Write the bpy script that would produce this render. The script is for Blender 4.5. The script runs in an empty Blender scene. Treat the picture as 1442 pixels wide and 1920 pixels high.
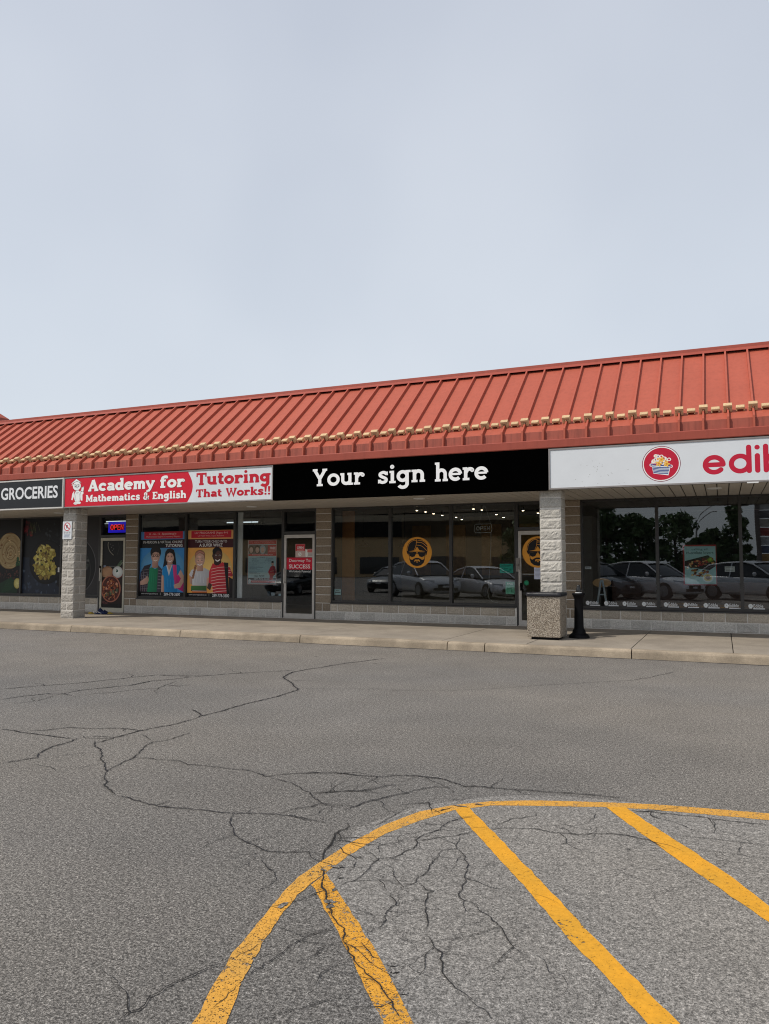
import bpy, math, random
from mathutils import Vector, Matrix, noise as mnoise

R = math.radians
sc = bpy.context.scene
col = sc.collection

# ------------------------------------------------------------------ camera, sky, sun, exposure
cam_d = bpy.data.cameras.new('camera')
cam = bpy.data.objects.new('camera', cam_d)
col.objects.link(cam)
sc.camera = cam
cam_d.sensor_fit = 'VERTICAL'
cam_d.sensor_height = 36.0
cam_d.lens = 27.0
cam_d.clip_start = 0.05
cam_d.clip_end = 2000
YAW, PITCH, ROLL, CAM_H = 0.4138, 0.0697, 0.0018, 1.480
cam.matrix_world = (Matrix.Translation((0, 0, CAM_H)) @ Matrix.Rotation(YAW, 4, 'Z')
                    @ Matrix.Rotation(math.pi / 2 + PITCH, 4, 'X') @ Matrix.Rotation(ROLL, 4, 'Z'))

SUN_EL = R(50)
SUN_DIR = Vector((-0.70, -0.714, 0)).normalized() * math.cos(SUN_EL) + Vector((0, 0, math.sin(SUN_EL)))
world = bpy.data.worlds.new('World')
sc.world = world
world.use_nodes = True
wn, wl = world.node_tree.nodes, world.node_tree.links
wn.clear()
wo = wn.new('ShaderNodeOutputWorld')
bg = wn.new('ShaderNodeBackground')
sky = wn.new('ShaderNodeTexSky')
sky.sky_type = 'NISHITA'
sky.sun_disc = False
sky.sun_elevation = SUN_EL
sky.sun_rotation = math.atan2(SUN_DIR.x, SUN_DIR.y)
sky.altitude = 100
sky.air_density = 1.0
sky.dust_density = 4.0
sky.ozone_density = 1.5
# a thin, even veil of high cloud over the blue
wtc = wn.new('ShaderNodeTexCoord')
wnoise = wn.new('ShaderNodeTexNoise')
wnoise.inputs['Scale'].default_value = 2.2
wnoise.inputs['Detail'].default_value = 3.0
wnoise.inputs['Roughness'].default_value = 0.5
wl.new(wtc.outputs['Generated'], wnoise.inputs['Vector'])
wr = wn.new('ShaderNodeMapRange')
wr.inputs['From Min'].default_value = 0.3
wr.inputs['From Max'].default_value = 0.7
wr.inputs['To Min'].default_value = 0.72
wr.inputs['To Max'].default_value = 0.88
wl.new(wnoise.outputs['Fac'], wr.inputs['Value'])
wm = wn.new('ShaderNodeMix')
wm.data_type = 'RGBA'
# the veil is brightest low down and greyer overhead
wsep = wn.new('ShaderNodeSeparateXYZ')
wl.new(wtc.outputs['Generated'], wsep.inputs[0])
wramp = wn.new('ShaderNodeValToRGB')
wramp.color_ramp.elements[0].position = 0.05
wramp.color_ramp.elements[0].color = (0.86, 0.92, 0.98, 1)
wramp.color_ramp.elements[1].position = 0.75
wramp.color_ramp.elements[1].color = (0.63, 0.675, 0.772, 1)
wl.new(wsep.outputs['Z'], wramp.inputs['Fac'])
wgain = wn.new('ShaderNodeVectorMath')
wgain.operation = 'SCALE'
wgain.inputs['Scale'].default_value = 7.7
wl.new(wramp.outputs['Color'], wgain.inputs[0])
wl.new(wgain.outputs[0], wm.inputs['B'])
wl.new(wr.outputs['Result'], wm.inputs['Factor'])
wl.new(sky.outputs['Color'], wm.inputs['A'])
wl.new(wm.outputs['Result'], bg.inputs['Color'])
bg.inputs['Strength'].default_value = 0.125
wl.new(bg.outputs['Background'], wo.inputs['Surface'])

sun_d = bpy.data.lights.new('sun', 'SUN')
sun_d.energy = 2.8
sun_d.angle = R(0.8)
sun_d.color = (1.0, 0.93, 0.83)
sun = bpy.data.objects.new('sun', sun_d)
col.objects.link(sun)
sun.rotation_euler = (-SUN_DIR).to_track_quat('-Z', 'Y').to_euler()
sun.location = (-20, -20, 30)

sc.view_settings.view_transform = 'Standard'
sc.view_settings.look = 'None'
sc.view_settings.exposure = 0.0
sc.view_settings.gamma = 1.0
sc.view_settings.use_curve_mapping = False
try:
    sc.cycles.max_bounces = 8
    sc.cycles.transparent_max_bounces = 16
    sc.cycles.use_denoising = True
    sc.cycles.denoising_prefilter = 'NONE'      # keeps the fine grain of the asphalt
    sc.cycles.sample_clamp_indirect = 3.0
    sc.cycles.use_adaptive_sampling = False
    sc.cycles.filter_width = 1.1
except Exception:
    pass

# ------------------------------------------------------------------ helpers


def S(r, g, b):
    def f(c):
        c /= 255.0
        return c / 12.92 if c <= 0.04045 else ((c + 0.055) / 1.055) ** 2.4
    return (f(r), f(g), f(b))


def wloc(o):
    v = Vector((0, 0, 0))
    while o:
        v += Vector(o.location)
        o = o.parent
    return v


def tag(o, label=None, cat=None, group=None, kind=None):
    if label:
        o['label'] = label
    if cat:
        o['category'] = cat
    if group:
        o['group'] = group
    if kind:
        o['kind'] = kind
    return o


def empty(name, loc, label=None, cat=None, group=None):
    o = bpy.data.objects.new(name, None)
    o.location = loc
    o.empty_display_size = 0.2
    col.objects.link(o)
    return tag(o, label, cat, group)


class MB:
    """collects polygons (world coordinates) and links them as ONE mesh object"""

    def __init__(s):
        s.v, s.f, s.c, s.m = [], [], [], []
        s.col = (1, 1, 1)
        s.mi = 0

    def face(s, pts, c=None):
        b = len(s.v)
        s.v.extend([tuple(p) for p in pts])
        s.f.append(tuple(range(b, b + len(pts))))
        s.c.append(c or s.col)
        s.m.append(s.mi)

    def box(s, x0, x1, y0, y1, z0, z1, c=None):
        P = [(x0, y0, z0), (x1, y0, z0), (x1, y1, z0), (x0, y1, z0), (x0, y0, z1), (x1, y0, z1), (x1, y1, z1), (x0, y1, z1)]
        s.hexa(P, c)

    def hexa(s, P, c=None):
        b = len(s.v)
        s.v.extend([tuple(p) for p in P])
        for q in ((3, 2, 1, 0), (4, 5, 6, 7), (0, 1, 5, 4), (1, 2, 6, 5), (2, 3, 7, 6), (3, 0, 4, 7)):
            s.f.append(tuple(b + i for i in q))
            s.c.append(c or s.col)
            s.m.append(s.mi)

    def grid(s, rows, closed=False, c=None):
        b = len(s.v)
        n = len(rows[0])
        for r in rows:
            s.v.extend([tuple(p) for p in r])
        for i in range(len(rows) - 1):
            for j in range(n if closed else n - 1):
                k = (j + 1) % n
                s.f.append((b + i * n + j, b + i * n + k, b + (i + 1) * n + k, b + (i + 1) * n + j))
                s.c.append(c or s.col)
                s.m.append(s.mi)

    def ring(s, ctr, ax, r, n, ref=None):
        ax = Vector(ax).normalized()
        a = Vector(ref) if ref else (Vector((0, 0, 1)) if abs(ax.z) < .9 else Vector((1, 0, 0)))
        u = ax.cross(a).normalized()
        w = ax.cross(u)
        return [Vector(ctr) + (u * math.cos(2 * math.pi * i / n) + w * math.sin(2 * math.pi * i / n)) * r for i in range(n)]

    def tube(s, pts, rad, n=8, c=None, cap=True):
        pts = [Vector(p) for p in pts]
        rs = rad if isinstance(rad, (list, tuple)) else [rad] * len(pts)
        rows = []
        for i, p in enumerate(pts):
            d = pts[min(i + 1, len(pts) - 1)] - pts[max(i - 1, 0)]
            rows.append(s.ring(p, d, rs[i], n))
        s.grid(rows, True, c)
        if cap:
            s.face(rows[0][::-1], c)
            s.face(rows[-1], c)

    def lathe(s, prof, ctr, n=20, c=None, axis='z'):
        rows = []
        for r, h in prof:
            row = []
            for i in range(n):
                a = 2 * math.pi * i / n
                if axis == 'z':
                    row.append((ctr[0] + r * math.cos(a), ctr[1] + r * math.sin(a), ctr[2] + h))
                elif axis == 'x':
                    row.append((ctr[0] + h, ctr[1] + r * math.cos(a), ctr[2] + r * math.sin(a)))
                else:
                    row.append((ctr[0] + r * math.cos(a), ctr[1] + h, ctr[2] + r * math.sin(a)))
            rows.append(row)
        s.grid(rows, True, c)
        s.face(rows[0][::-1], c)
        s.face(rows[-1], c)

    def build(s, name, mat, parent=None, smooth=False, loc=None, bevel=0, merge=False):
        me = bpy.data.meshes.new(name)
        off = wloc(parent) if parent else Vector(loc or (0, 0, 0))
        me.from_pydata([tuple(Vector(p) - off) for p in s.v], [], s.f)
        mats = mat if isinstance(mat, (list, tuple)) else [mat]
        for m in mats:
            me.materials.append(m)
        if len(mats) > 1:
            me.polygons.foreach_set('material_index', s.m)
        ca = me.color_attributes.new('Col', 'FLOAT_COLOR', 'CORNER')
        data = []
        for f, c in zip(s.f, s.c):
            if isinstance(c, list):
                for q in c:
                    data.extend((q[0], q[1], q[2], 1.0))
            else:
                data.extend((c[0], c[1], c[2], 1.0) * len(f))
        ca.data.foreach_set('color', data)
        me.update()
        if merge:
            import bmesh
            bm = bmesh.new()
            bm.from_mesh(me)
            bmesh.ops.remove_doubles(bm, verts=bm.verts, dist=0.0005)
            bmesh.ops.recalc_face_normals(bm, faces=bm.faces)
            bm.to_mesh(me)
            bm.free()
        if smooth:
            me.polygons.foreach_set('use_smooth', [True] * len(me.polygons))
        o = bpy.data.objects.new(name, me)
        col.objects.link(o)
        if parent:
            o.parent = parent
        else:
            o.location = off
        if bevel:
            b = o.modifiers.new('bevel', 'BEVEL')
            b.width = bevel
            b.segments = 2
            b.limit_method = 'ANGLE'
        return o


def one(name, mat, bx, parent=None, **k):
    m = MB()
    m.box(*bx)
    return m.build(name, mat, parent, **k)


# ------------------------------------------------------------------ materials
def newmat(name):
    m = bpy.data.materials.new(name)
    m.use_nodes = True
    nt = m.node_tree
    nt.nodes.clear()
    out = nt.nodes.new('ShaderNodeOutputMaterial')
    return m, nt.nodes, nt.links, out


def nz(n, l, scale, detail=3, rough=.55, vec=None, dim=None):
    t = n.new('ShaderNodeTexNoise')
    t.inputs['Scale'].default_value = scale
    t.inputs['Detail'].default_value = detail
    t.inputs['Roughness'].default_value = rough
    if vec is not None:
        l.new(vec, t.inputs['Vector'])
    return t.outputs['Fac']


def ramp(n, l, fac, stops):
    r = n.new('ShaderNodeValToRGB')
    e = r.color_ramp.elements
    while len(e) < len(stops):
        e.new(0.5)
    for q, (p, c) in zip(e, stops):
        q.position = p
        q.color = (c[0], c[1], c[2], 1) if not isinstance(c, (int, float)) else (c, c, c, 1)
    l.new(fac, r.inputs['Fac'])
    return r.outputs['Color']


def mixc(n, l, a, b, fac, mode='MIX'):
    m = n.new('ShaderNodeMix')
    m.data_type = 'RGBA'
    m.blend_type = mode
    for v, k in ((a, 'A'), (b, 'B')):
        if isinstance(v, tuple):
            m.inputs[k].default_value = (v[0], v[1], v[2], 1)
        else:
            l.new(v, m.inputs[k])
    if isinstance(fac, (int, float)):
        m.inputs['Factor'].default_value = fac
    else:
        l.new(fac, m.inputs['Factor'])
    return m.outputs['Result']


def objvec(n, l, sx=1, sy=1, sz=1):
    tc = n.new('ShaderNodeTexCoord')
    mp = n.new('ShaderNodeMapping')
    mp.inputs['Scale'].default_value = (sx, sy, sz)
    geo = n.new('ShaderNodeNewGeometry')
    l.new(geo.outputs['Position'], mp.inputs['Vector'])
    return mp.outputs['Vector']


def pbsdf(n, l, out, color, rough=.6, metal=0, spec=.5, bump=None, bstr=.3, bdist=.01):
    p = n.new('ShaderNodeBsdfPrincipled')
    if isinstance(color, tuple):
        p.inputs['Base Color'].default_value = (color[0], color[1], color[2], 1)
    else:
        l.new(color, p.inputs['Base Color'])
    if isinstance(rough, (int, float)):
        p.inputs['Roughness'].default_value = rough
    else:
        l.new(rough, p.inputs['Roughness'])
    p.inputs['Metallic'].default_value = metal
    p.inputs['Specular IOR Level'].default_value = spec
    if bump is not None:
        b = n.new('ShaderNodeBump')
        b.inputs['Strength'].default_value = bstr
        b.inputs['Distance'].default_value = bdist
        l.new(bump, b.inputs['Height'])
        l.new(b.outputs['Normal'], p.inputs['Normal'])
    l.new(p.outputs['BSDF'], out.inputs['Surface'])
    return p


def paint(name, c, rough=.5, var=.12, scale=6, metal=0, bstr=.05, spec=.4, streak=0.0):
    """painted or coated surface with slight mottling, dirt and fine bump"""
    m, n, l, out = newmat(name)
    v = objvec(n, l)
    f = nz(n, l, scale, 5, .6, v)
    lo = tuple(x * (1 - var) for x in c)
    hi = tuple(min(1, x * (1 + var)) for x in c)
    cc = ramp(n, l, f, [(.3, lo), (.7, hi)])
    if streak:
        sv = objvec(n, l, 14, 14, .9)
        f2 = nz(n, l, 1.0, 4, .6, sv)
        k = ramp(n, l, f2, [(.45, 1.0), (.75, 1 - streak)])
        cc = mixc(n, l, cc, k, 1.0, 'MULTIPLY')
    fb = nz(n, l, scale * 25, 2, .5, v)
    pbsdf(n, l, out, cc, rough, metal, spec, fb, bstr, .004)
    return m


def attr_print(name, rough=.45, spec=.3):
    """flat printing: each patch of ink has its own colour"""
    m, n, l, out = newmat(name)
    a = n.new('ShaderNodeAttribute')
    a.attribute_name = 'Col'
    v = objvec(n, l)
    k = ramp(n, l, nz(n, l, 9, 4, .6, v), [(.3, .93), (.7, 1.0)])
    c = mixc(n, l, a.outputs['Color'], k, 1.0, 'MULTIPLY')
    pbsdf(n, l, out, c, rough, 0, spec)
    return m


def emit(name, c, st):
    m, n, l, out = newmat(name)
    e = n.new('ShaderNodeEmission')
    e.inputs['Color'].default_value = (c[0], c[1], c[2], 1)
    e.inputs['Strength'].default_value = st
    l.new(e.outputs['Emission'], out.inputs['Surface'])
    return m


def asphalt(name, dark, mid, light, crackw=0.0, patch=.2, dust=0.0):
    m, n, l, out = newmat(name)
    v = objvec(n, l)
    big = nz(n, l, .16, 4, .55, v)
    strv = objvec(n, l, .14, .22, 1)
    band = nz(n, l, 1.0, 3, .5, strv)
    med = nz(n, l, 1.3, 4, .6, v)
    g1 = nz(n, l, 90, 2, .7, v)
    g2 = nz(n, l, 210, 2, .8, v)
    vo = n.new('ShaderNodeTexVoronoi')
    vo.inputs['Scale'].default_value = 150
    l.new(v, vo.inputs['Vector'])
    add = n.new('ShaderNodeMath')
    add.operation = 'ADD'
    l.new(g1, add.inputs[0])
    l.new(g2, add.inputs[1])
    half = n.new('ShaderNodeMath')
    half.operation = 'MULTIPLY'
    half.inputs[1].default_value = .5
    l.new(add.outputs[0], half.inputs[0])
    c = ramp(n, l, half.outputs[0], [(.38, dark), (.5, mid), (.63, light)])
    g3 = nz(n, l, 34, 2, .6, v)
    c = mixc(n, l, c, ramp(n, l, g3, [(.32, .74), (.5, 1.0), (.68, 1.27)]), 1.0, 'MULTIPLY')
    # single pale and dark stones
    st = ramp(n, l, vo.outputs['Color'], [(.08, .5), (.3, 1.0), (.75, 1.0), (.95, 1.7)])
    c = mixc(n, l, c, st, .8, 'MULTIPLY')
    k = ramp(n, l, big, [(.3, 1 - patch * .6), (.7, 1 + patch * .4)])
    c = mixc(n, l, c, k, 1.0, 'MULTIPLY')
    k2 = ramp(n, l, band, [(.32, (1 - patch * .55, 1 - patch * .5, 1 - patch * .42)), (.64, (1.08, 1.04, .98))])
    c = mixc(n, l, c, k2, 1.0, 'MULTIPLY')
    k3 = ramp(n, l, med, [(.3, .92), (.7, 1.06)])
    c = mixc(n, l, c, k3, 1.0, 'MULTIPLY')
    if dust:
        # blown dust makes the lane paler and browner towards the kerb
        sp = n.new('ShaderNodeSeparateXYZ')
        l.new(v, sp.inputs[0])
        mr = n.new('ShaderNodeMapRange')
        mr.inputs['From Min'].default_value = 4.5
        mr.inputs['From Max'].default_value = 12.5
        l.new(sp.outputs['Y'], mr.inputs['Value'])
        dm = n.new('ShaderNodeMath')
        dm.operation = 'MULTIPLY_ADD'
        dm.inputs[1].default_value = .9
        l.new(big, dm.inputs[0])
        l.new(mr.outputs['Result'], dm.inputs[2])
        kd = ramp(n, l, dm.outputs[0], [(.35, 1.0), (1.0, (1 + dust * 1.12, 1 + dust, 1 + dust * .86))])
        c = mixc(n, l, c, kd, 1.0, 'MULTIPLY')
    # small oil drips
    od = n.new('ShaderNodeTexVoronoi')
    od.inputs['Scale'].default_value = .7
    od.inputs['Randomness'].default_value = 1
    l.new(v, od.inputs['Vector'])
    ok = ramp(n, l, od.outputs['Distance'], [(.02, .45), (.045, 1.0)])
    c = mixc(n, l, c, ok, .7, 'MULTIPLY')
    bsum = n.new('ShaderNodeMath')
    bsum.operation = 'ADD'
    l.new(half.outputs[0], bsum.inputs[0])
    l.new(vo.outputs['Distance'], bsum.inputs[1])
    h = bsum.outputs[0]
    if crackw:
        # fine alligator cracking, broken up so that it only shows in places
        dv = n.new('ShaderNodeVectorMath')
        dv.operation = 'ADD'
        nn = n.new('ShaderNodeTexNoise')
        nn.inputs['Scale'].default_value = 5
        nn.inputs['Detail'].default_value = 4
        l.new(v, nn.inputs['Vector'])
        sc_ = n.new('ShaderNodeVectorMath')
        sc_.operation = 'SCALE'
        sc_.inputs['Scale'].default_value = .22
        l.new(nn.outputs['Color'], sc_.inputs[0])
        l.new(v, dv.inputs[0])
        l.new(sc_.outputs[0], dv.inputs[1])
        ve = n.new('ShaderNodeTexVoronoi')
        ve.feature = 'DISTANCE_TO_EDGE'
        ve.inputs['Scale'].default_value = 3.2
        l.new(dv.outputs[0], ve.inputs['Vector'])
        line = ramp(n, l, ve.outputs['Distance'], [(0, 1.0), (crackw, 0.0)])
        msk = ramp(n, l, nz(n, l, .9, 3, .6, v), [(.46, 0.0), (.58, .85)])
        both = mixc(n, l, line, msk, 1.0, 'MULTIPLY')
        c = mixc(n, l, c, S(52, 50, 49), both)
    pbsdf(n, l, out, c, .92, 0, .25, h, .55, .006)
    return m


def concrete(name, c, var=.12, sc_=3.0, stain=.25, grain=60, bstr=.25):
    m, n, l, out = newmat(name)
    v = objvec(n, l)
    f = nz(n, l, sc_, 5, .6, v)
    cc = ramp(n, l, f, [(.3, tuple(x * (1 - var) for x in c)), (.7, tuple(x * (1 + var) for x in c))])
    g = nz(n, l, grain, 3, .65, v)
    cc = mixc(n, l, cc, ramp(n, l, g, [(.3, .84), (.7, 1.12)]), 1.0, 'MULTIPLY')
    s_ = nz(n, l, .8, 6, .7, v)
    cc = mixc(n, l, cc, ramp(n, l, s_, [(.42, 1 - stain), (.58, 1.0)]), .8, 'MULTIPLY')
    pbsdf(n, l, out, cc, .9, 0, .25, g, bstr, .006)
    return m


def block(name, bstr=.9):
    """split-face concrete block: per-block tone from the mesh, rough face from noise"""
    m, n, l, out = newmat(name)
    a = n.new('ShaderNodeAttribute')
    a.attribute_name = 'Col'
    v = objvec(n, l)
    g = nz(n, l, 70, 3, .65, v)
    r_ = nz(n, l, 24, 6, .75, v)
    c = mixc(n, l, a.outputs['Color'], ramp(n, l, g, [(.3, .70), (.7, 1.25)]), 1.0, 'MULTIPLY')
    c = mixc(n, l, c, ramp(n, l, r_, [(.3, .86), (.7, 1.08)]), 1.0, 'MULTIPLY')
    pbsdf(n, l, out, c, .93, 0, .2, r_, bstr, .02)
    return m


def wornpaint(name, c, keep_lo, keep_hi, scale=30, pits=.36, cover=1.0):
    m, n, l, out = newmat(name)
    v = objvec(n, l)
    f = nz(n, l, scale, 5, .7, v)
    big = nz(n, l, 2.2, 3, .6, v)
    cc = mixc(n, l, ramp(n, l, f, [(.3, tuple(x * .78 for x in c)), (.7, tuple(x * 1.05 for x in c))]),
              ramp(n, l, big, [(.35, (.86, .9, 1.15)), (.65, (1.03, 1.0, .9))]), 1.0, 'MULTIPLY')
    p = pbsdf(n, l, out, cc, .8, 0, .3, f, .4, .004)
    tr = n.new('ShaderNodeBsdfTransparent')
    mx = n.new('ShaderNodeMixShader')
    ad = n.new('ShaderNodeMath')
    ad.operation = 'MULTIPLY_ADD'
    ad.inputs[1].default_value = .45
    l.new(big, ad.inputs[0])
    l.new(f, ad.inputs[2])
    k = ramp(n, l, ad.outputs[0], [(keep_lo, 0.0), (keep_hi, 1.0)])
    pit = ramp(n, l, nz(n, l, 130, 2, .7, v), [(pits - .03, 0.0), (pits + .03, 1.0)])
    kk = n.new('ShaderNodeMath')
    kk.operation = 'MULTIPLY'
    l.new(k, kk.inputs[0])
    l.new(pit, kk.inputs[1])
    km = n.new('ShaderNodeMath')
    km.operation = 'MULTIPLY'
    km.inputs[1].default_value = cover
    l.new(kk.outputs[0], km.inputs[0])
    l.new(km.outputs[0], mx.inputs[0])
    l.new(tr.outputs[0], mx.inputs[1])
    l.new(p.outputs[0], mx.inputs[2])
    l.new(mx.outputs[0], out.inputs['Surface'])
    return m


def glassmat(name, tint, add=.0, ior=1.5, wave=.0, gain=1.7):
    m, n, l, out = newmat(name)
    tr = n.new('ShaderNodeBsdfTransparent')
    tr.inputs['Color'].default_value = (tint[0], tint[1], tint[2], 1)
    gl = n.new('ShaderNodeBsdfGlossy')
    gl.inputs['Roughness'].default_value = 0.004
    gl.inputs['Color'].default_value = (.92, .97, 1, 1)
    fr = n.new('ShaderNodeFresnel')
    fr.inputs['IOR'].default_value = ior
    ma = n.new('ShaderNodeMath')
    ma.use_clamp = True
    ma.operation = 'MULTIPLY_ADD'
    ma.inputs[1].default_value = gain
    ma.inputs[2].default_value = add
    l.new(fr.outputs[0], ma.inputs[0])
    # both skins of the pane are counted on its outer face; leaving it, light passes straight through
    geo = n.new('ShaderNodeNewGeometry')
    mz = n.new('ShaderNodeMath')
    mz.operation = 'SUBTRACT'
    mz.inputs[0].default_value = 1.0
    l.new(geo.outputs['Backfacing'], mz.inputs[1])
    mf = n.new('ShaderNodeMath')
    mf.operation = 'MULTIPLY'
    l.new(ma.outputs[0], mf.inputs[0])
    l.new(mz.outputs[0], mf.inputs[1])
    mx = n.new('ShaderNodeMixShader')
    l.new(mf.outputs[0], mx.inputs[0])
    l.new(tr.outputs[0], mx.inputs[1])
    l.new(gl.outputs[0], mx.inputs[2])
    if wave:
        v = objvec(n, l)
        b = n.new('ShaderNodeBump')
        b.inputs['Strength'].default_value = 1.0
        b.inputs['Distance'].default_value = wave
        l.new(nz(n, l, .9, 1, .3, v), b.inputs['Height'])
        l.new(b.outputs['Normal'], gl.inputs['Normal'])
    l.new(mx.outputs[0], out.inputs['Surface'])
    return m


M = {}
M['asphalt'] = asphalt('asphalt', (.036, .034, .032), (.142, .135, .125), (.41, .392, .365), dust=.17)
M['bay_asphalt'] = asphalt('bay_asphalt', (.085, .081, .075), (.225, .215, .20), (.44, .42, .39), .014, .16)
M['crack'] = wornpaint('crack_dirt', (.020, .019, .018), .50, .66, 46, .2)
M['stain'] = wornpaint('crack_stain', (.045, .042, .040), .50, .80, 24, .40, .11)
M['yellow'] = wornpaint('road_paint_yellow', (.76, .36, .022), .535, .58, 34, .335)
M['yellow_worn'] = wornpaint('road_paint_worn', (.72, .345, .035), .57, .63, 42, .42)
M['yellow_mid'] = wornpaint('road_paint_mid', (.72, .365, .055), .555, .61, 36, .405)
M['walk'] = concrete('sidewalk_concrete', (.335, .292, .238), .09, 1.4, .22)
M['kerb'] = concrete('kerb_concrete', (.40, .33, .245), .14, 2.5, .42)
M['joint'] = paint('joint_dirt', (.06, .055, .05), .95)
M['block'] = block('split_face_block')
M['mortar'] = concrete('mortar', (.72, .69, .64), .06, 8, .1, 80, .2)
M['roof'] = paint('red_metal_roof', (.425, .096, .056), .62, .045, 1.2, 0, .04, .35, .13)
M['roof_panel_shaded'] = paint('red_metal_panel_shaded', (.34, .084, .056), .62, .09, 3, 0, .04, .35, .35)  # roof red darkened: weaker sun on the upright panel put into its colour
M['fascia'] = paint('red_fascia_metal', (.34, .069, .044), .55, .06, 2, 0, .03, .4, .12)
M['guard'] = concrete('snow_guard_beige', (.66, .47, .27), .15, 30, .15, 90, .2)
M['taupe'] = paint('taupe_trim', (.17, .14, .125), .6)
M['soffit'] = paint('soffit_board', (.50, .46, .40), .6, .06, 3)
M['frame'] = paint('bronze_frame', (.035, .033, .031), .45, .2, 8, .0, .03, .5)
M['alu'] = paint('aluminium_door', (.50, .47, .43), .45, .08, 10, .2, .03, .5)
M['glass'] = glassmat('window_glass', (.88, .90, .90), .0, 1.5, .0012, 2.8)
M['doorglass'] = glassmat('door_glass', (.88, .90, .90), .0, 1.5, .0004, 1.2)
M['print'] = attr_print('printed_ink')
M['vinyl'] = attr_print('vinyl_sign_face', .35, .4)
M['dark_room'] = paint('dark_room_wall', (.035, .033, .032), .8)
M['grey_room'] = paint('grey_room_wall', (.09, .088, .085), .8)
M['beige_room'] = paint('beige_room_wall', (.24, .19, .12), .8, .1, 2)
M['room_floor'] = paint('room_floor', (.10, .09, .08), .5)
M['black'] = paint('black_plastic', (.005, .005, .006), .5, .2, 9, 0, .05, .12)
M['black_sign'] = paint('black_sign_face', (.0008, .0008, .0008), 1.0, .1, 4, 0, .0, .0)
M['white_paint'] = paint('white_paint', (.72, .73, .73), .5, .04)
M['letter_white'] = paint('white_letter', (.86, .86, .86), .5, .03)
M['sign_white'] = paint('white_sign_face', (.66, .69, .72), .35, .03, 2)
M['sign_frame'] = paint('grey_sign_frame', (.28, .26, .25), .45, .1, 6, .3)
M['sign_frame_l'] = paint('pale_sign_frame', (.62, .60, .57), .45, .1, 6, .2)
M['wood'] = paint('tan_wood', (.42, .24, .09), .6, .2, 9)
M['pale_metal'] = paint('pale_stand', (.35, .42, .46), .5)
M['lamp'] = emit('warm_lamp', (1, .78, .5), 14)
M['tube'] = emit('cool_tube', (.85, .95, 1), 1.0)
M['neon_red'] = emit('neon_red', (1, .03, .02), .85)
M['neon_blue'] = emit('neon_blue', (.05, .03, 1), .62)
M['pale_tube'] = paint('unlit_neon_tube', (.66, .65, .60), .3)
M['cable'] = paint('grey_cable', (.30, .28, .25), .6)


def aggregate():
    m, n, l, out = newmat('exposed_aggregate')
    v = objvec(n, l)
    vo = n.new('ShaderNodeTexVoronoi')
    vo.inputs['Scale'].default_value = 85
    l.new(v, vo.inputs['Vector'])
    sep = n.new('ShaderNodeSeparateColor')
    l.new(vo.outputs['Color'], sep.inputs[0])
    c = ramp(n, l, sep.outputs[0], [(.0, (.17, .135, .10)), (.35, (.32, .265, .205)), (.7, (.46, .40, .32)), (1, (.58, .52, .44))])
    d = ramp(n, l, vo.outputs['Distance'], [(.35, 1.0), (.75, .5)])
    c = mixc(n, l, c, d, 1.0, 'MULTIPLY')
    inv = n.new('ShaderNodeMath')
    inv.operation = 'SUBTRACT'
    inv.inputs[0].default_value = 1
    l.new(vo.outputs['Distance'], inv.inputs[1])
    pbsdf(n, l, out, c, .85, 0, .3, inv.outputs[0], .8, .012)
    return m


M['aggregate'] = aggregate()


# ------------------------------------------------------------------ lettering
def catmull(P, k=5):
    out = []
    for i in range(len(P) - 1):
        p0, p1, p2, p3 = P[max(i - 1, 0)], P[i], P[i + 1], P[min(i + 2, len(P) - 1)]
        for j in range(k):
            t = j / k
            out.append(tuple(.5 * (2 * p1[a] + (p2[a] - p0[a]) * t + (2 * p0[a] - 5 * p1[a] + 4 * p2[a] - p3[a]) * t * t
                                   + (3 * p1[a] - p0[a] - 3 * p2[a] + p3[a]) * t ** 3) for a in (0, 1)))
    out.append(P[-1])
    return out


def arc(cx, cy, rx, ry, a0, a1, n=14):
    return [(cx + rx * math.cos(R(a0 + (a1 - a0) * i / n)), cy + ry * math.sin(R(a0 + (a1 - a0) * i / n))) for i in range(n + 1)]


def ribbon(pts, w):
    """one strip of quads along a 2-D line"""
    L, Rr = [], []
    n = len(pts)
    closed = n > 3 and abs(pts[0][0] - pts[-1][0]) < 1e-6 and abs(pts[0][1] - pts[-1][1]) < 1e-6
    for i in range(n):
        if closed:
            a, b = pts[(i - 1) % (n - 1)], pts[(i + 1) % (n - 1)]
        else:
            a, b = pts[max(i - 1, 0)], pts[min(i + 1, n - 1)]
        p = pts[i]
        d1 = Vector((p[0] - a[0], p[1] - a[1]))
        d2 = Vector((b[0] - p[0], b[1] - p[1]))
        if d1.length < 1e-9:
            d1 = d2
        if d2.length < 1e-9:
            d2 = d1
        d1.normalize()
        d2.normalize()
        t = (d1 + d2)
        if t.length < 1e-6:
            t = d2
        t.normalize()
        c = max(.5, t.dot(d2))
        wi = (w[i] if isinstance(w, list) else w) * .5 / c
        L.append((p[0] - t.y * wi, p[1] + t.x * wi))
        Rr.append((p[0] + t.y * wi, p[1] - t.x * wi))
    return [[Rr[i], Rr[i + 1], L[i + 1], L[i]] for i in range(n - 1)]


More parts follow.
